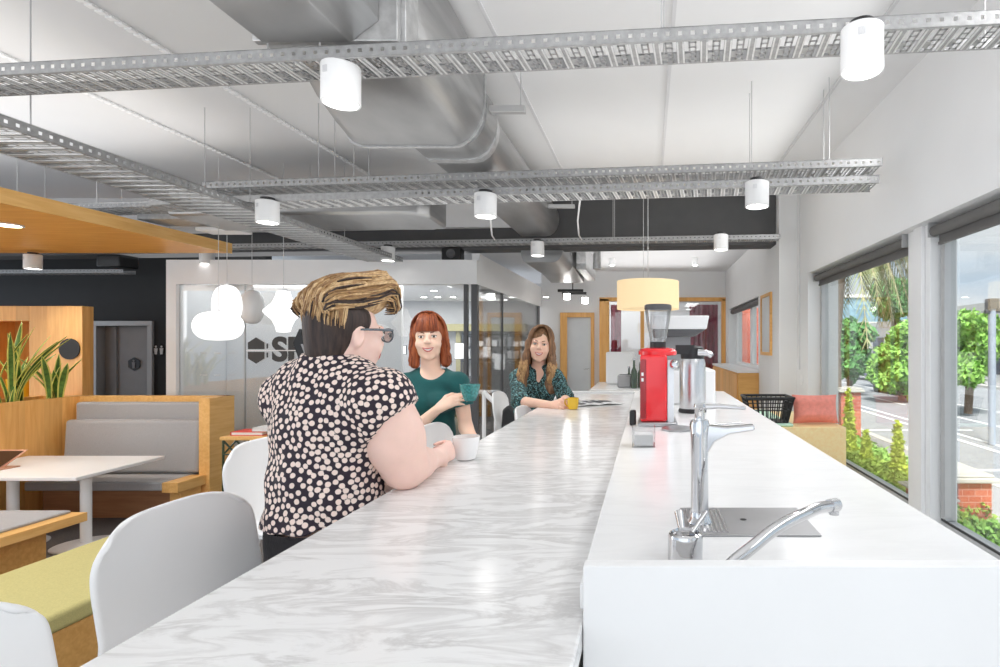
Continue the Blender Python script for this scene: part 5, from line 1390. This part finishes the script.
# ---------------------------------------------------------------- woman 1: polka-dot blouse
def shirt_dots(o, V, spacing, seed=3):
    rr = np.random.RandomState(seed); order = rr.permutation(len(V)); kd = kdtree.KDTree(len(V))
    acc = []; cell = {}; s = spacing
    for i in order:
        p = V[i]; key = tuple((p//s).astype(int)); ok = True
        for dx in (-1, 0, 1):
            for dy in (-1, 0, 1):
                for dz in (-1, 0, 1):
                    for q in cell.get((key[0]+dx, key[1]+dy, key[2]+dz), ()):
                        if ((p-q)**2).sum() < s*s: ok = False; break
                    if not ok: break
                if not ok: break
            if not ok: break
        if ok: cell.setdefault(key, []).append(p); acc.append(p)
    kd = kdtree.KDTree(len(acc))
    for i, p in enumerate(acc): kd.insert(Vector(p), i)
    kd.balance()
    at_ = o.data.attributes.new('dot', 'FLOAT', 'POINT')
    at_.data.foreach_set('value', [kd.find(Vector(p))[2] for p in V])
def dotmat():
    m, nt, b = new_mat('black_blouse_with_pink_white_dots')
    a = nt.nodes.new('ShaderNodeAttribute'); a.attribute_name = 'dot'
    v = coords(nt); n = nt.nodes.new('ShaderNodeTexNoise'); n.inputs['Scale'].default_value = 55; nt.links.new(v, n.inputs['Vector'])
    ma = nt.nodes.new('ShaderNodeMath'); ma.operation = 'MULTIPLY_ADD'; ma.inputs[1].default_value = .004; ma.inputs[2].default_value = -.002
    nt.links.new(n.outputs['Fac'], ma.inputs[0]); ad = nt.nodes.new('ShaderNodeMath'); ad.operation = 'ADD'
    nt.links.new(a.outputs['Fac'], ad.inputs[0]); nt.links.new(ma.outputs[0], ad.inputs[1])
    mr = nt.nodes.new('ShaderNodeMapRange'); mr.inputs['From Min'].default_value = .0066; mr.inputs['From Max'].default_value = .0080
    nt.links.new(ad.outputs[0], mr.inputs['Value'])
    mx = nt.nodes.new('ShaderNodeMix'); mx.data_type = 'RGBA'
    mx.inputs['A'].default_value = (.86, .70, .62, 1); mx.inputs['B'].default_value = (.022, .013, .024, 1)
    nt.links.new(mr.outputs[0], mx.inputs['Factor']); nt.links.new(mx.outputs['Result'], b.inputs['Base Color'])
    b.inputs['Roughness'].default_value = .8
    n2 = nt.nodes.new('ShaderNodeTexNoise'); n2.inputs['Scale'].default_value = 11; n2.inputs['Detail'].default_value = 2; nt.links.new(v, n2.inputs['Vector'])
    bp = nt.nodes.new('ShaderNodeBump'); bp.inputs['Strength'].default_value = .7; bp.inputs['Distance'].default_value = .03
    nt.links.new(n2.outputs['Fac'], bp.inputs['Height']); nt.links.new(bp.outputs['Normal'], b.inputs['Normal'])
    return m
p1 = thing('person', (-.95, 1.6, 0), 'person seen from behind with swept-up blonde and dark hair, glasses and a black blouse with pale dots, holding a white cup', 'person')
p1['label'] = 'person from behind, blonde-topped short hair, glasses, dotted black blouse, holding a white cup'
tf = math.radians(70)-PI/2        # torso local y is its facing direction
RT = np.array(Rz(tf)); fwd = RT @ np.array([0, 1, 0]); rgt = RT @ np.array([1, 0, 0])
SR = np.array([-.745, 1.555, 1.335]); SL = np.array([-1.085, 1.700, 1.330])
EL = np.array([-.712, 1.63, 1.142]); WR = np.array([-.716, 1.885, 1.118])
ELl = np.array([-1.10, 1.90, 1.08]); WRl = np.array([-.90, 2.02, .985])
HIP = np.array([-.925, 1.60, .90])
fd = math.radians(61); H1 = Tf((-.898, 1.655, 1.532), Rz(fd+PI/2) @ Rx(.06), 1.03)
def torso1(S, e=0.0, arms=True):
    S.ell((-.925, 1.62, 1.25), (.168+e, .120+e, .165+e), RT, k=.05)
    S.ell((-.935, 1.61, 1.06), (.152+e, .128+e, .17+e), RT, k=.06)
    S.ell(HIP+[0, 0, .02], (.160+e, .145+e, .13+e), RT, k=.06)
    S.cap(SR+(SL-SR)*.06, SR+(SL-SR)*.94, .070+e, .070+e, k=.05)
    C7 = np.array([-.935, 1.625, 1.40])
    S.cap(C7+rgt*.09-[0, 0, .01], C7-rgt*.09-[0, 0, .01], .062+e, .062+e, k=.05)
    S.cap(C7, C7+[0, 0, .02], .07+e, .06+e, k=.04)
S = SDF((-1.27, 1.25, .68), (-.52, 2.16, 1.70), .0058)
torso1(S, -.022)
head(S, H1)
S.cap((-.925, 1.630, 1.38), H1((0, .025, -.05)), .066, .060, k=.03)
S.cap(SR, EL, .080, .060, k=.03); S.ell(SR*.45+EL*.55, (.075, .078, .09), k=.04); S.cap(EL, WR, .058, .031, k=.03); S.ell(EL*.7+WR*.3, (.052, .07, .046), k=.03)
S.cap(SL, ELl, .075, .056, k=.03); S.cap(ELl, WRl, .052, .03, k=.03)
hand(S, WR, (.18, .95, .12), (-.95, .2, -.1), -1, curl=(.75, 1.0, .8), thumb_in=.5)
hand(S, WRl, (.9, .3, -.2), (0, 0, -1), 1, curl=(.3, .4, .3))
body, V1 = S.mesh('body', SK1, p1)
# blouse
S = SDF((-1.30, 1.25, .84), (-.55, 1.92, 1.50), .0038)
torso1(S, .014)
for sh, el, r0 in ((SR, EL, .098), (SL, ELl, .092)):
    d = el-sh; d /= np.linalg.norm(d); sg = 1 if sh is SR else -1; S.cap(sh-d*.01, sh+d*.14, r0-.006, r0-.004, k=.035, cut=[(sh+d*.062, d+rgt*sg*.75)])
nc = np.array([-.925, 1.632, 1.425])
S.cap(nc+[0, 0, -.01], nc+[0, 0, .045], .083, .077, k=.02, cut=[(nc+[0, 0, .042], (0, 0, 1))])
S.cap(nc+[0, 0, .03]+fwd*.01, nc+[0, 0, .12]+fwd*.02, .067, .070, k=.006, sub=True)
S.plane((-.95, 0, 1.000), (.06, .0, -1))
S.noise(lambda P: .0035*np.sin(P[..., 2]*46+P[..., 0]*30+4*np.sin(P[..., 1]*17))*np.clip((1.30-P[..., 2])*5, 0, 1)+.002*np.sin(P[..., 0]*70+P[..., 2]*25))
sh1, V = S.mesh('blouse', dotmat(), p1); shirt_dots(sh1, V, .0158)
# trousers
S = SDF((-1.22, 1.32, .20), (-.50, 2.20, 1.0), .009)
S.ell(HIP+[0, 0, .06], (.164, .148, .20), RT, k=.05)
for s, kx in ((1, -.62), (-1, -.80)):
    hp = HIP+rgt*s*.09+[0, 0, -.03]; kn = np.array([kx, 2.0+(-.06 if s > 0 else .05), .86]); an = kn+np.array([.0, .02, -.50])
    S.cap(hp, kn, .095, .068, k=.04); S.cap(kn, an, .062, .042, k=.02)
S.plane((0, 0, 1.05), (0, 0, 1)); S.mesh('trousers', M['black_trousers'], p1)
for s, kx in ((1, -.62), (-1, -.80)):
    S = SDF((kx-.1, 1.85, .24), (kx+.15, 2.25, .42), .007); y = 2.02+(-.06 if s > 0 else .05)
    S.cap((kx, y, .35), (kx+.01, y+.13, .325), .04, .033, k=.02); S.plane((0, 0, .30), (0, 0, -1)); S.mesh('shoe', M['black'], p1)
face_bits(H1, p1, V=V1)
# undercut
S = SDF(H1((0, 0, 0))-.17, H1((0, 0, 0))+.19, .0045)
S.ell((0, .026, .034), (.0795, .093, .086), k=.01, T=H1)
S.ell((0, .052, -.035), (.060, .058, .075), k=.03, T=H1)
hp = lambda p, n: S.plane(H1(p), H1.R @ np.array(n))
S.ell((0, -.10, -.045), (.12, .085, .085), k=.02, sub=True, T=H1)
S.ell((.085, -.005, -.03), (.03, .030, .050), k=.015, sub=True, T=H1); S.ell((-.085, -.005, -.03), (.03, .030, .050), k=.015, sub=True, T=H1)
S.plane(H1((0, 0, -.105)), H1.R @ np.array((0, .1, -1.0)))
hair1, V = S.mesh('hair', HB, p1)
# voluminous top
S = SDF(H1((0, 0, 0))-.2, H1((0, 0, 0))+.24, .005)
S.ell((0, .005, .098), (.074, .100, .046), k=.03, T=H1); S.ell((0, .072, .080), (.068, .036, .048), k=.03, T=H1)
S.ell((.0, -.076, .128), (.060, .040, .040), k=.03, T=H1)
S.ell((0, -.03, .11), (.070, .06, .045), k=.03, T=H1)
top1, V = S.mesh('hair_top', HL, hair1)
rr = random.Random(21); paths = []
for i in range(760):
    v = rr.uniform(-1.22, 1.22); h_ = rr.uniform(.93, 1.10); P = []; off = rr.uniform(-.25, .25); u0 = rr.uniform(-.2, .55); ph = rr.uniform(0, 6)
    for k in range(9):
        u = u0+(1-u0)*k/8          # 0 at the nape of the crown, 1 at the front
        a = PI*(1.02-.98*u)        # sweeps from back over the top
        y = -.118*math.cos(PI-a)*1.0*h_*(-1) if False else .118*h_*(-math.cos(PI*u*.96+.02))*(-1)
        y = y*.86 if y < 0 else y*.90
        z = .052+(.100+.016*u)*h_*math.sin(PI*(u*.66+.12))+.012*u
        x = (max(-1, min(1, v))*.078+off*.05*u)*h_*(1-.10*abs(2*u-1)**2)
        z -= .060*abs(v)**2.5*(1-.3*u)*(.35+.65*min(1, u*2.5)); z += .004*math.sin(u*9+ph); z += .027*math.exp(-((u-.84)/.16)**2)
        P.append((x, y, z))
    x, y, z = P[-1]; cl = rr.uniform(.6, 1.2); P += [(x*.93, y+.002*cl, z-.012*cl), (x*.85, y+.018*cl, z-.014*cl)]
    paths.append((P, 1 if (abs(v) > 1.08 and rr.random() < .6) or rr.random() < .035 else (2 if rr.random() < .4 else 0)))
for i in range(300):
    a = rr.uniform(-1.25, 1.25); lay = rr.uniform(0, .012); P = []; ze = rr.uniform(.045, .080)-.02*abs(a)
    for k in range(9):
        u = k/8; q = u*PI/2
        x = (.078+lay)*math.sin(a)*math.sin(q); y = .025+(.084+lay)*math.cos(a)*math.sin(q)*(1 if math.cos(a) > 0 else .8)-.02*(1-u)
        z = ze+(.158-ze+lay)*math.cos(q)**.9
        P.append((x, y, z))
    P.append((x*.97, y*.98, z-.014)); paths.append((P, 2 if rr.random() < .45 else (1 if rr.random() < .08 else 0)))
strands('hair_lock', H1, hair1, [HL, HB, HL2], paths, .0031)
# glasses
g = bpy.data.objects.new('glasses', None)
b = MB()
for s in (-1, 1):
    b.tube([H1.v((s*.075, .01, .012)), H1.v((s*.077, -.04, .016)), H1.v((s*.070, -.098, .018))], .0030*1.2, 8)
    b.tube([H1.v((s*.036+.030*math.cos(t_)*(1), -.108+.006*abs(math.cos(t_)), .004+.020*math.sin(t_))) for t_ in [2*PI*k/20 for k in range(21)]], .0026, 8, caps=False)
b.tube([H1.v((-.008, -.108, .010)), H1.v((.008, -.108, .010))], .0024, 8)
gl = b.build('glasses', M['frameg'], p1, smooth=True)
b = MB()
for s in (-1, 1): b.lathe([(.0001, 0), (.028, 0)], H1.v((s*.036, -.107, .004)), 24, ax=(1, .7), R=Matrix([list(r) for r in H1.R]) @ Rx(PI/2), caps=False)
b.build('lens', M['hopper'], gl)
# white cup with handle
def cup(name, c, r, h, m, label, taper=.75, handle=0, parent=None, grip=True):
    t = thing(name, c, label, 'cup')
    b = MB(); c = Vector(c)
    b.lathe([(r*taper*.8, 0), (r*taper, .004), (r*(taper+1)/2+.002, h*.5), (r, h), (r-.004, h), (r*(taper+1)/2-.002, h*.5), (r*taper-.004, .008), (.0001, .008)], c, 36)
    b.build('bowl', m, t, smooth=True)
    a = handle; d = Vector((math.cos(a), math.sin(a), 0)); b = MB()
    b.tube(smooth_path([c+d*(r*.93)+Vector((0, 0, h*.82)), c+d*(r+.022)+Vector((0, 0, h*.80)), c+d*(r+.028)+Vector((0, 0, h*.5)), c+d*(r+.010)+Vector((0, 0, h*.25)), c+d*(r*.85)+Vector((0, 0, h*.25))]), .0048, 10)
    b.build('handle', m, t, smooth=True)
    b = MB(); b.lathe([(.0001, h*.8), (r*.92, h*.8)], c, 30, caps=False); b.build('coffee', M['plinth'], t)
    return t
cup('cup', (-.668, 2.035, 1.0805), .050, .085, M['whitec'], 'white cup on the marble held by the dotted blouse woman', .72, math.radians(215))

# ---------------------------------------------------------------- woman 2: teal top
p2 = thing('person', (-1.24, 3.12, 0), 'person with copper red fringed hair in a teal top, raising a teal cup', 'person')
H2 = Tf(at(429, 338, 3.10), Rz(.30) @ Ry(-.04), 1.05)
A = lambda x, y, Y: np.array(at(x, y, Y))
R2 = np.array(Rz(.30))
def torso2(S, e=0.0):
    S.ell(A(431, 398, 3.14), (.150+e, .092+e, .135+e), R2, k=.04)
    for s in (-1, 1): S.ell(A(431+s*10, 402, 3.06), (.052+e, .045+e, .050+e), R2, k=.04)
    S.ell(A(432, 432, 3.14), (.120+e, .085+e, .13+e), R2, k=.05)
    S.ell(A(432, 465, 3.15), (.155+e, .11+e, .12+e), R2, k=.05)
    S.cap(A(409, 383, 3.13), A(455, 382, 3.10), .046+e, .046+e, k=.04)
    S.cap(A(420, 377, 3.13), A(443, 377, 3.12), .040+e, .040+e, k=.04)
Sr, Er, Wr = A(406, 386, 3.13), A(409, 434, 3.02), A(439, 408, 2.88)
Sl, El, Wl = A(459, 385, 3.11), A(466, 428, 3.13), A(480, 452, 3.02)
S = SDF((-1.56, 2.62, .30), (-.82, 3.42, 1.72), .0062)
torso2(S); head(S, H2); S.cap(A(431, 377, 3.13), H2((0, .025, -.06)), .052, .050, k=.025)
S.cap(Sr, Er, .046, .038, k=.02); S.cap(Er, Wr, .040, .024, k=.02)
S.cap(Sl, El, .046, .036, k=.02); S.cap(El, Wl, .038, .024, k=.02)
hand(S, Wr, (.80, -.14, .42), (.25, .75, -.35), 1, curl=(.35, .45, .35), thumb_in=.55, sc=.95)
hand(S, Wl, (.35, -.45, -.25), (0, 0, -1), -1, curl=(.2, .3, .2), sc=.95)
for s in (-1, 1): S.cap(A(432+s*13, 475, 3.15), (-1.21+s*.09, 3.17, .52), .085, .055, k=.03); S.cap((-1.21+s*.09, 3.17, .52), (-1.21+s*.09, 3.19, .32), .05, .045, k=.02)
_, V2 = S.mesh('body', SK2, p2)
S = SDF((-1.56, 2.75, .78), (-.86, 3.42, 1.42), .0050)
torso2(S, .010)
for sh, el in ((Sr, Er), (Sl, El)):
    d = el-sh; d /= np.linalg.norm(d); S.cap(sh-d*.01, sh+d*.2, .058, .060, k=.025, cut=[(sh+d*.115, d)])
S.ell(A(431, 370, 3.06), (.070, .075, .050), k=.015, sub=True)
S.plane((0, 0, .80), (0, 0, -1))
S.noise(lambda P: .0025*np.sin(P[..., 2]*50+P[..., 0]*35+3*np.sin(P[..., 1]*20)))
S.mesh('top', M['tealshirt'], p2)
S = SDF((-1.46, 2.95, .02), (-.98, 3.40, .98), .010)
S.ell(A(432, 468, 3.15), (.165, .12, .13), R2, k=.05)
for s in (-1, 1): S.cap(A(432+s*13, 475, 3.15), (-1.21+s*.09, 3.17, .52), .098, .068, k=.03); S.cap((-1.21+s*.09, 3.17, .52), (-1.21+s*.09, 3.20, .09), .062, .05, k=.02)
S.plane((0, 0, .08), (0, 0, -1)); S.plane((0, 0, .93), (0, 0, 1)); S.mesh('trousers', M['black_trousers'], p2)
for s in (-1, 1):
    S = SDF((-1.21+s*.09-.08, 2.95, -.02), (-1.21+s*.09+.08, 3.3, .14), .008); S.cap((-1.21+s*.09, 3.20, .05), (-1.21+s*.09, 3.03, .04), .042, .036, k=.02); S.plane((0, 0, .003), (0, 0, -1)); S.mesh('shoe', M['black'], p2)
face_bits(H2, p2, browc=HR2, V=V2)
S = SDF(H2((0, 0, 0))-.22, H2((0, 0, 0))+.2, .005)
S.ell((0, .024, .044), (.083, .098, .088), k=.01, T=H2)
S.cap((0, .075, .02), (0, .07, -.14), .062, .05, k=.03, T=H2)
for s in (-1, 1): S.cap((s*.074, .015, .02), (s*.078, .025, -.135), .024, .026, k=.02, T=H2)
S.ell((0, -.115, -.030), (.060, .075, .074), k=.008, sub=True, T=H2)
S.ell((0, -.02, -.09), (.058, .06, .07), k=.01, sub=True, T=H2)
S.ell((0, -.068, .050), (.062, .026, .022), k=.01, T=H2)
h2, V = S.mesh('hair', HR, p2)
pp = long_hair_paths(260, .172, 5, face_half=1.25, wave=.007, flare=.16)
rr = random.Random(3)
for i in range(90):      # fringe
    x = rr.uniform(-.062, .062); l = rr.uniform(0, .004); P = []
    for k in range(7):
        u = k/6; P.append((x*(.5+.5*u), -.02-.078*math.sin(u*PI/2)*math.sqrt(max(.2, 1-(x/.085)**2))-l, .128-.095*u*u+l*.5*(1-u)))
    pp.append((P, rr.choice((0, 0, 1))))
strands('hair_lock', H2, h2, [HR, HR2], pp, .0042)
cup('cup', at(470, 401, 2.80), .052, .084, M['teal'], 'speckled teal cup raised in the red-haired woman\'s hand', .55, math.radians(120))

# ---------------------------------------------------------------- woman 3: floral blouse
p3 = thing('person', (-.83, 4.2, 0), 'person with long brown hair in a dark floral blouse, holding a yellow mug', 'person')
H3 = Tf(at(540.5, 345, 4.12), Rz(.13) @ Ry(.10), 1.06)
R3 = np.array(Rz(.2))
def torso3(S, e=0.0):
    S.ell(A(536, 388, 4.18), (.150+e, .095+e, .14+e), R3, k=.04)
    for s in (-1, 1): S.ell(A(537+s*8, 391, 4.10), (.052+e, .045+e, .05+e), R3, k=.04)
    S.ell(A(533, 412, 4.22), (.130+e, .095+e, .15+e), R3, k=.05)
    S.ell(A(531, 438, 4.24), (.165+e, .12+e, .12+e), R3, k=.05)
    S.cap(A(519, 376, 4.18), A(554, 375, 4.15), .046+e, .046+e, k=.04)
    S.cap(A(529, 371, 4.18), A(547, 371, 4.16), .04+e, .04+e, k=.04)
S3r, E3r, W3r = A(517, 378, 4.16), A(520, 401.5, 3.88), A(552, 405, 3.68)
S3l, E3l, W3l = A(556, 377, 4.13), A(566, 398.5, 4.0), A(563, 404.5, 3.75)
S = SDF((-1.08, 3.50, .30), (-.46, 4.50, 1.72), .0065)
torso3(S); head(S, H3); S.cap(A(538, 373, 4.17), H3((0, .025, -.06)), .052, .050, k=.025)
S.cap(S3r, E3r, .046, .038, k=.02); S.cap(E3r, W3r, .040, .024, k=.02); S.cap(S3l, E3l, .046, .036, k=.02); S.cap(E3l, W3l, .038, .024, k=.02)
hand(S, W3r, (.93, -.20, .02), (.1, .6, -.5), 1, curl=(.45, .5, .4), sc=.95)
hand(S, W3l, (-.25, -.85, .05), (.9, 0, -.4), 1, curl=(.6, .6, .4), sc=.95)
for s in (-1, 1): S.cap(A(531+s*10, 445, 4.24), (-.89+s*.09, 4.26, .52), .085, .055, k=.03); S.cap((-.89+s*.09, 4.26, .52), (-.89+s*.09, 4.28, .32), .05, .045, k=.02)
_, V3 = S.mesh('body', SK3, p3)
def floral():
    m, nt, b = new_mat('dark_green_floral_print')
    v = coords(nt); vo = nt.nodes.new('ShaderNodeTexVoronoi'); vo.inputs['Scale'].default_value = 42; nt.links.new(v, vo.inputs['Vector'])
    n = nt.nodes.new('ShaderNodeTexNoise'); n.inputs['Scale'].default_value = 60; n.inputs['Detail'].default_value = 3; n.inputs['Distortion'].default_value = 2; nt.links.new(v, n.inputs['Vector'])
    cr = nt.nodes.new('ShaderNodeValToRGB'); e = cr.color_ramp.elements; e[0].position = .50; e[0].color = (.010, .016, .014, 1); e[1].position = .56; e[1].color = (.06, .22, .24, 1)
    x = e.new(.66); x.color = (.30, .50, .50, 1)
    nt.links.new(n.outputs['Fac'], cr.inputs['Fac'])
    mx = nt.nodes.new('ShaderNodeMix'); mx.data_type = 'RGBA'; c2 = nt.nodes.new('ShaderNodeValToRGB'); e = c2.color_ramp.elements
    e[0].position = .16; e[0].color = (1, 1, 1, 1); e[1].position = .24; e[1].color = (0, 0, 0, 1); nt.links.new(vo.outputs['Distance'], c2.inputs['Fac'])
    nt.links.new(c2.outputs['Color'], mx.inputs['Factor']); nt.links.new(cr.outputs['Color'], mx.inputs['A']); mx.inputs['B'].default_value = (.08, .10, .05, 1)
    nt.links.new(mx.outputs['Result'], b.inputs['Base Color']); b.inputs['Roughness'].default_value = .8; return m
S = SDF((-1.10, 3.70, .80), (-.50, 4.46, 1.42), .0055)
torso3(S, .012)
for sh, el, w_ in ((S3r, E3r, W3r), (S3l, E3l, W3l)):
    S.cap(sh, el, .058, .056, k=.025); d = w_-el; L = np.linalg.norm(d); d /= L; S.cap(el, el+d*.16, .056, .05, k=.02, cut=[(el+d*.05, d)])
S.ell(A(538.5, 373, 4.06), (.042, .06, .085), k=.015, sub=True)
S.plane((0, 0, .84), (0, 0, -1)); S.plane((0, 0, 1.405), (0, 0, 1))
S.noise(lambda P: .003*np.sin(P[..., 2]*50+P[..., 0]*35+3*np.sin(P[..., 1]*20)))
S.mesh('blouse', floral(), p3)
S = SDF((-1.12, 4.05, .02), (-.64, 4.48, .98), .010)
S.ell(A(531, 440, 4.24), (.175, .13, .13), R3, k=.05)
for s in (-1, 1): S.cap(A(531+s*10, 445, 4.24), (-.89+s*.09, 4.26, .52), .098, .068, k=.03); S.cap((-.89+s*.09, 4.26, .52), (-.89+s*.09, 4.29, .09), .062, .05, k=.02)
S.plane((0, 0, .08), (0, 0, -1)); S.plane((0, 0, .93), (0, 0, 1)); S.mesh('trousers', M['denim'], p3)
for s in (-1, 1):
    S = SDF((-.89+s*.09-.08, 4.04, -.02), (-.89+s*.09+.08, 4.4, .14), .008); S.cap((-.89+s*.09, 4.29, .05), (-.89+s*.09, 4.12, .04), .042, .036, k=.02); S.plane((0, 0, .003), (0, 0, -1)); S.mesh('shoe', M['black'], p3)
face_bits(H3, p3, V=V3)
S = SDF(H3((0, 0, 0))-np.array([.22, .22, .42]), H3((0, 0, 0))+.2, .006)
S.ell((0, .024, .044), (.083, .098, .088), k=.01, T=H3)
S.cap((0, .075, .02), (0, .075, -.22), .065, .05, k=.03, T=H3)
for s in (-1, 1): S.cap((s*.078, -.005, .02), (s*.100, -.045, -.30), .024, .040, k=.02, T=H3)
S.ell((0, -.115, -.018), (.057, .080, .085), k=.008, sub=True, T=H3); S.ell((0, -.05, -.16), (.040, .07, .13), k=.01, sub=True, T=H3)
def wavy(P): return .004*np.sin(P[..., 2]*60+P[..., 0]*40)
S.noise(wavy)
h3, V = S.mesh('hair', HW, p3)
pp = long_hair_paths(560, .34, 9, face_half=.80, wave=.013, flare=.50, part=.008)
q = []
for P, mi in pp:
    cutk = next((k for k, p in enumerate(P) if p[2] < -.10), None)
    q.append((P, mi))
    if cutk and cutk < len(P)-2 and random.Random(cutk+len(q)).random() < .75: q.append(([(x*1.03, y-.004, z) for x, y, z in P[cutk:]], 2))
strands('hair_lock', H3, h3, [HW, HW, HW2], q, .0040)
cup('cup', (at(573, 405, 3.62).x, 3.62, 1.0805), .038, .075, M['yellowc'], 'mustard yellow mug on the marble in the floral blouse woman\'s hands', .8, math.radians(150))
# ================================================================ CAMERA, LIGHT
cam = bpy.data.cameras.new('camera'); co = bpy.data.objects.new('camera', cam); COL.objects.link(co)
co.location = (0, 0, ZC); co.rotation_euler = (PI/2, 0, 0)
cam.sensor_width = 36; cam.lens = F/1000*36; cam.shift_x = -.148; cam.shift_y = .0115; cam.clip_start = .05; cam.clip_end = 400
SC.camera = co
w = bpy.data.worlds.new('sky'); SC.world = w; w.use_nodes = True; nt = w.node_tree
bg = nt.nodes['Background']
tc = nt.nodes.new('ShaderNodeTexCoord'); mp = nt.nodes.new('ShaderNodeMapping'); mp.inputs['Scale'].default_value = (1.4, 1.4, 4.5)
nt.links.new(tc.outputs['Generated'], mp.inputs['Vector'])
n = nt.nodes.new('ShaderNodeTexNoise'); n.inputs['Scale'].default_value = 2.3; n.inputs['Detail'].default_value = 6; nt.links.new(mp.outputs[0], n.inputs['Vector'])
cr = nt.nodes.new('ShaderNodeValToRGB'); cr.color_ramp.elements[0].position = .38; cr.color_ramp.elements[1].position = .62
cr.color_ramp.elements[0].color = (.60, .74, .90, 1); cr.color_ramp.elements[1].color = (.90, .93, .97, 1)
nt.links.new(n.outputs['Fac'], cr.inputs['Fac']); nt.links.new(cr.outputs['Color'], bg.inputs['Color'])
bg.inputs['Strength'].default_value = .62
s = bpy.data.lights.new('sun', 'SUN'); s.energy = 4.6; s.angle = .25; s.color = (1, .97, .92)
so = bpy.data.objects.new('sun', s); COL.objects.link(so); so.rotation_euler = (math.radians(36), math.radians(-9), 0)
so.location = (0, 0, 20)
# unseen area lamps added to brighten the room; none has a fitting
def panel(x, y, z, sx, sy, e, name='added_ceiling_fill', rot=(0,0,0)):
    l = bpy.data.lights.new(name, 'AREA'); l.shape = 'RECTANGLE'; l.size = sx; l.size_y = sy; l.energy = e
    o = bpy.data.objects.new(name, l); COL.objects.link(o); o.location = (x, y, z); o.rotation_euler = rot; return o
panel(-1.0, 13.0, 3.0, 3, 1.5, 22); panel(1.55, 1.9, 3.1, 3.5, .3, 20, 'added_wall_fill', (0, math.radians(-62), PI)) if False else panel(1.6, 3.1, 3.0, .3, 6.4, 20, 'added_wall_fill', (0, math.radians(60), 0))  # added fills: room behind the timber screen, then along the right wall
panel(-4.3, 9.6, 2.38, 3, 3, 70); panel(-4.9, 7.72, 2.38, 2.4, .5, 4.5); panel(-4.4, 2.2, 2.9, .8, 2.0, 26, 'added_lounge_fill')  # added fills: glass room, strip before the lining panel, lounge
up = (PI, 0, 0)
for x, y, sx, sy, e in ((-1.0, 1.2, 4.5, 3, 22), (-1.0, 5.0, 4.5, 2, 12), (-6.5, 2.5, 5.5, 6, 50), (-5, 8.2, 5, 1.2, 10), (0, 9.5, 2.4, 3, 11)):
    panel(x, y, (2.3 if x > -4 else 2.9) if y < 8 else 2.75, sx, sy, e, 'added_upward_fill', up)  # added fills facing up to lighten the ceiling
panel(-1.5, -2.6, 1.9, 5, 2.4, 15, 'added_rear_fill', (PI/2, 0, 0))  # added fill at the open back, behind the camera
panel(-10.8, 3, 1.6, 6, 2.6, 78, 'added_side_fill', (0, -PI/2, 0))  # added fill at the open left side, out of view
SC.view_settings.view_transform = 'Standard'; SC.view_settings.look = 'None'
SC.view_settings.gamma = 1; SC.view_settings.use_curve_mapping = False
SC.view_settings.exposure = .92
SC.cycles.use_denoising = True
SC.cycles.max_bounces = 10; SC.cycles.diffuse_bounces = 6; SC.cycles.transparent_max_bounces = 16; SC.cycles.glossy_bounces = 4
SC.cycles.sample_clamp_indirect = 8
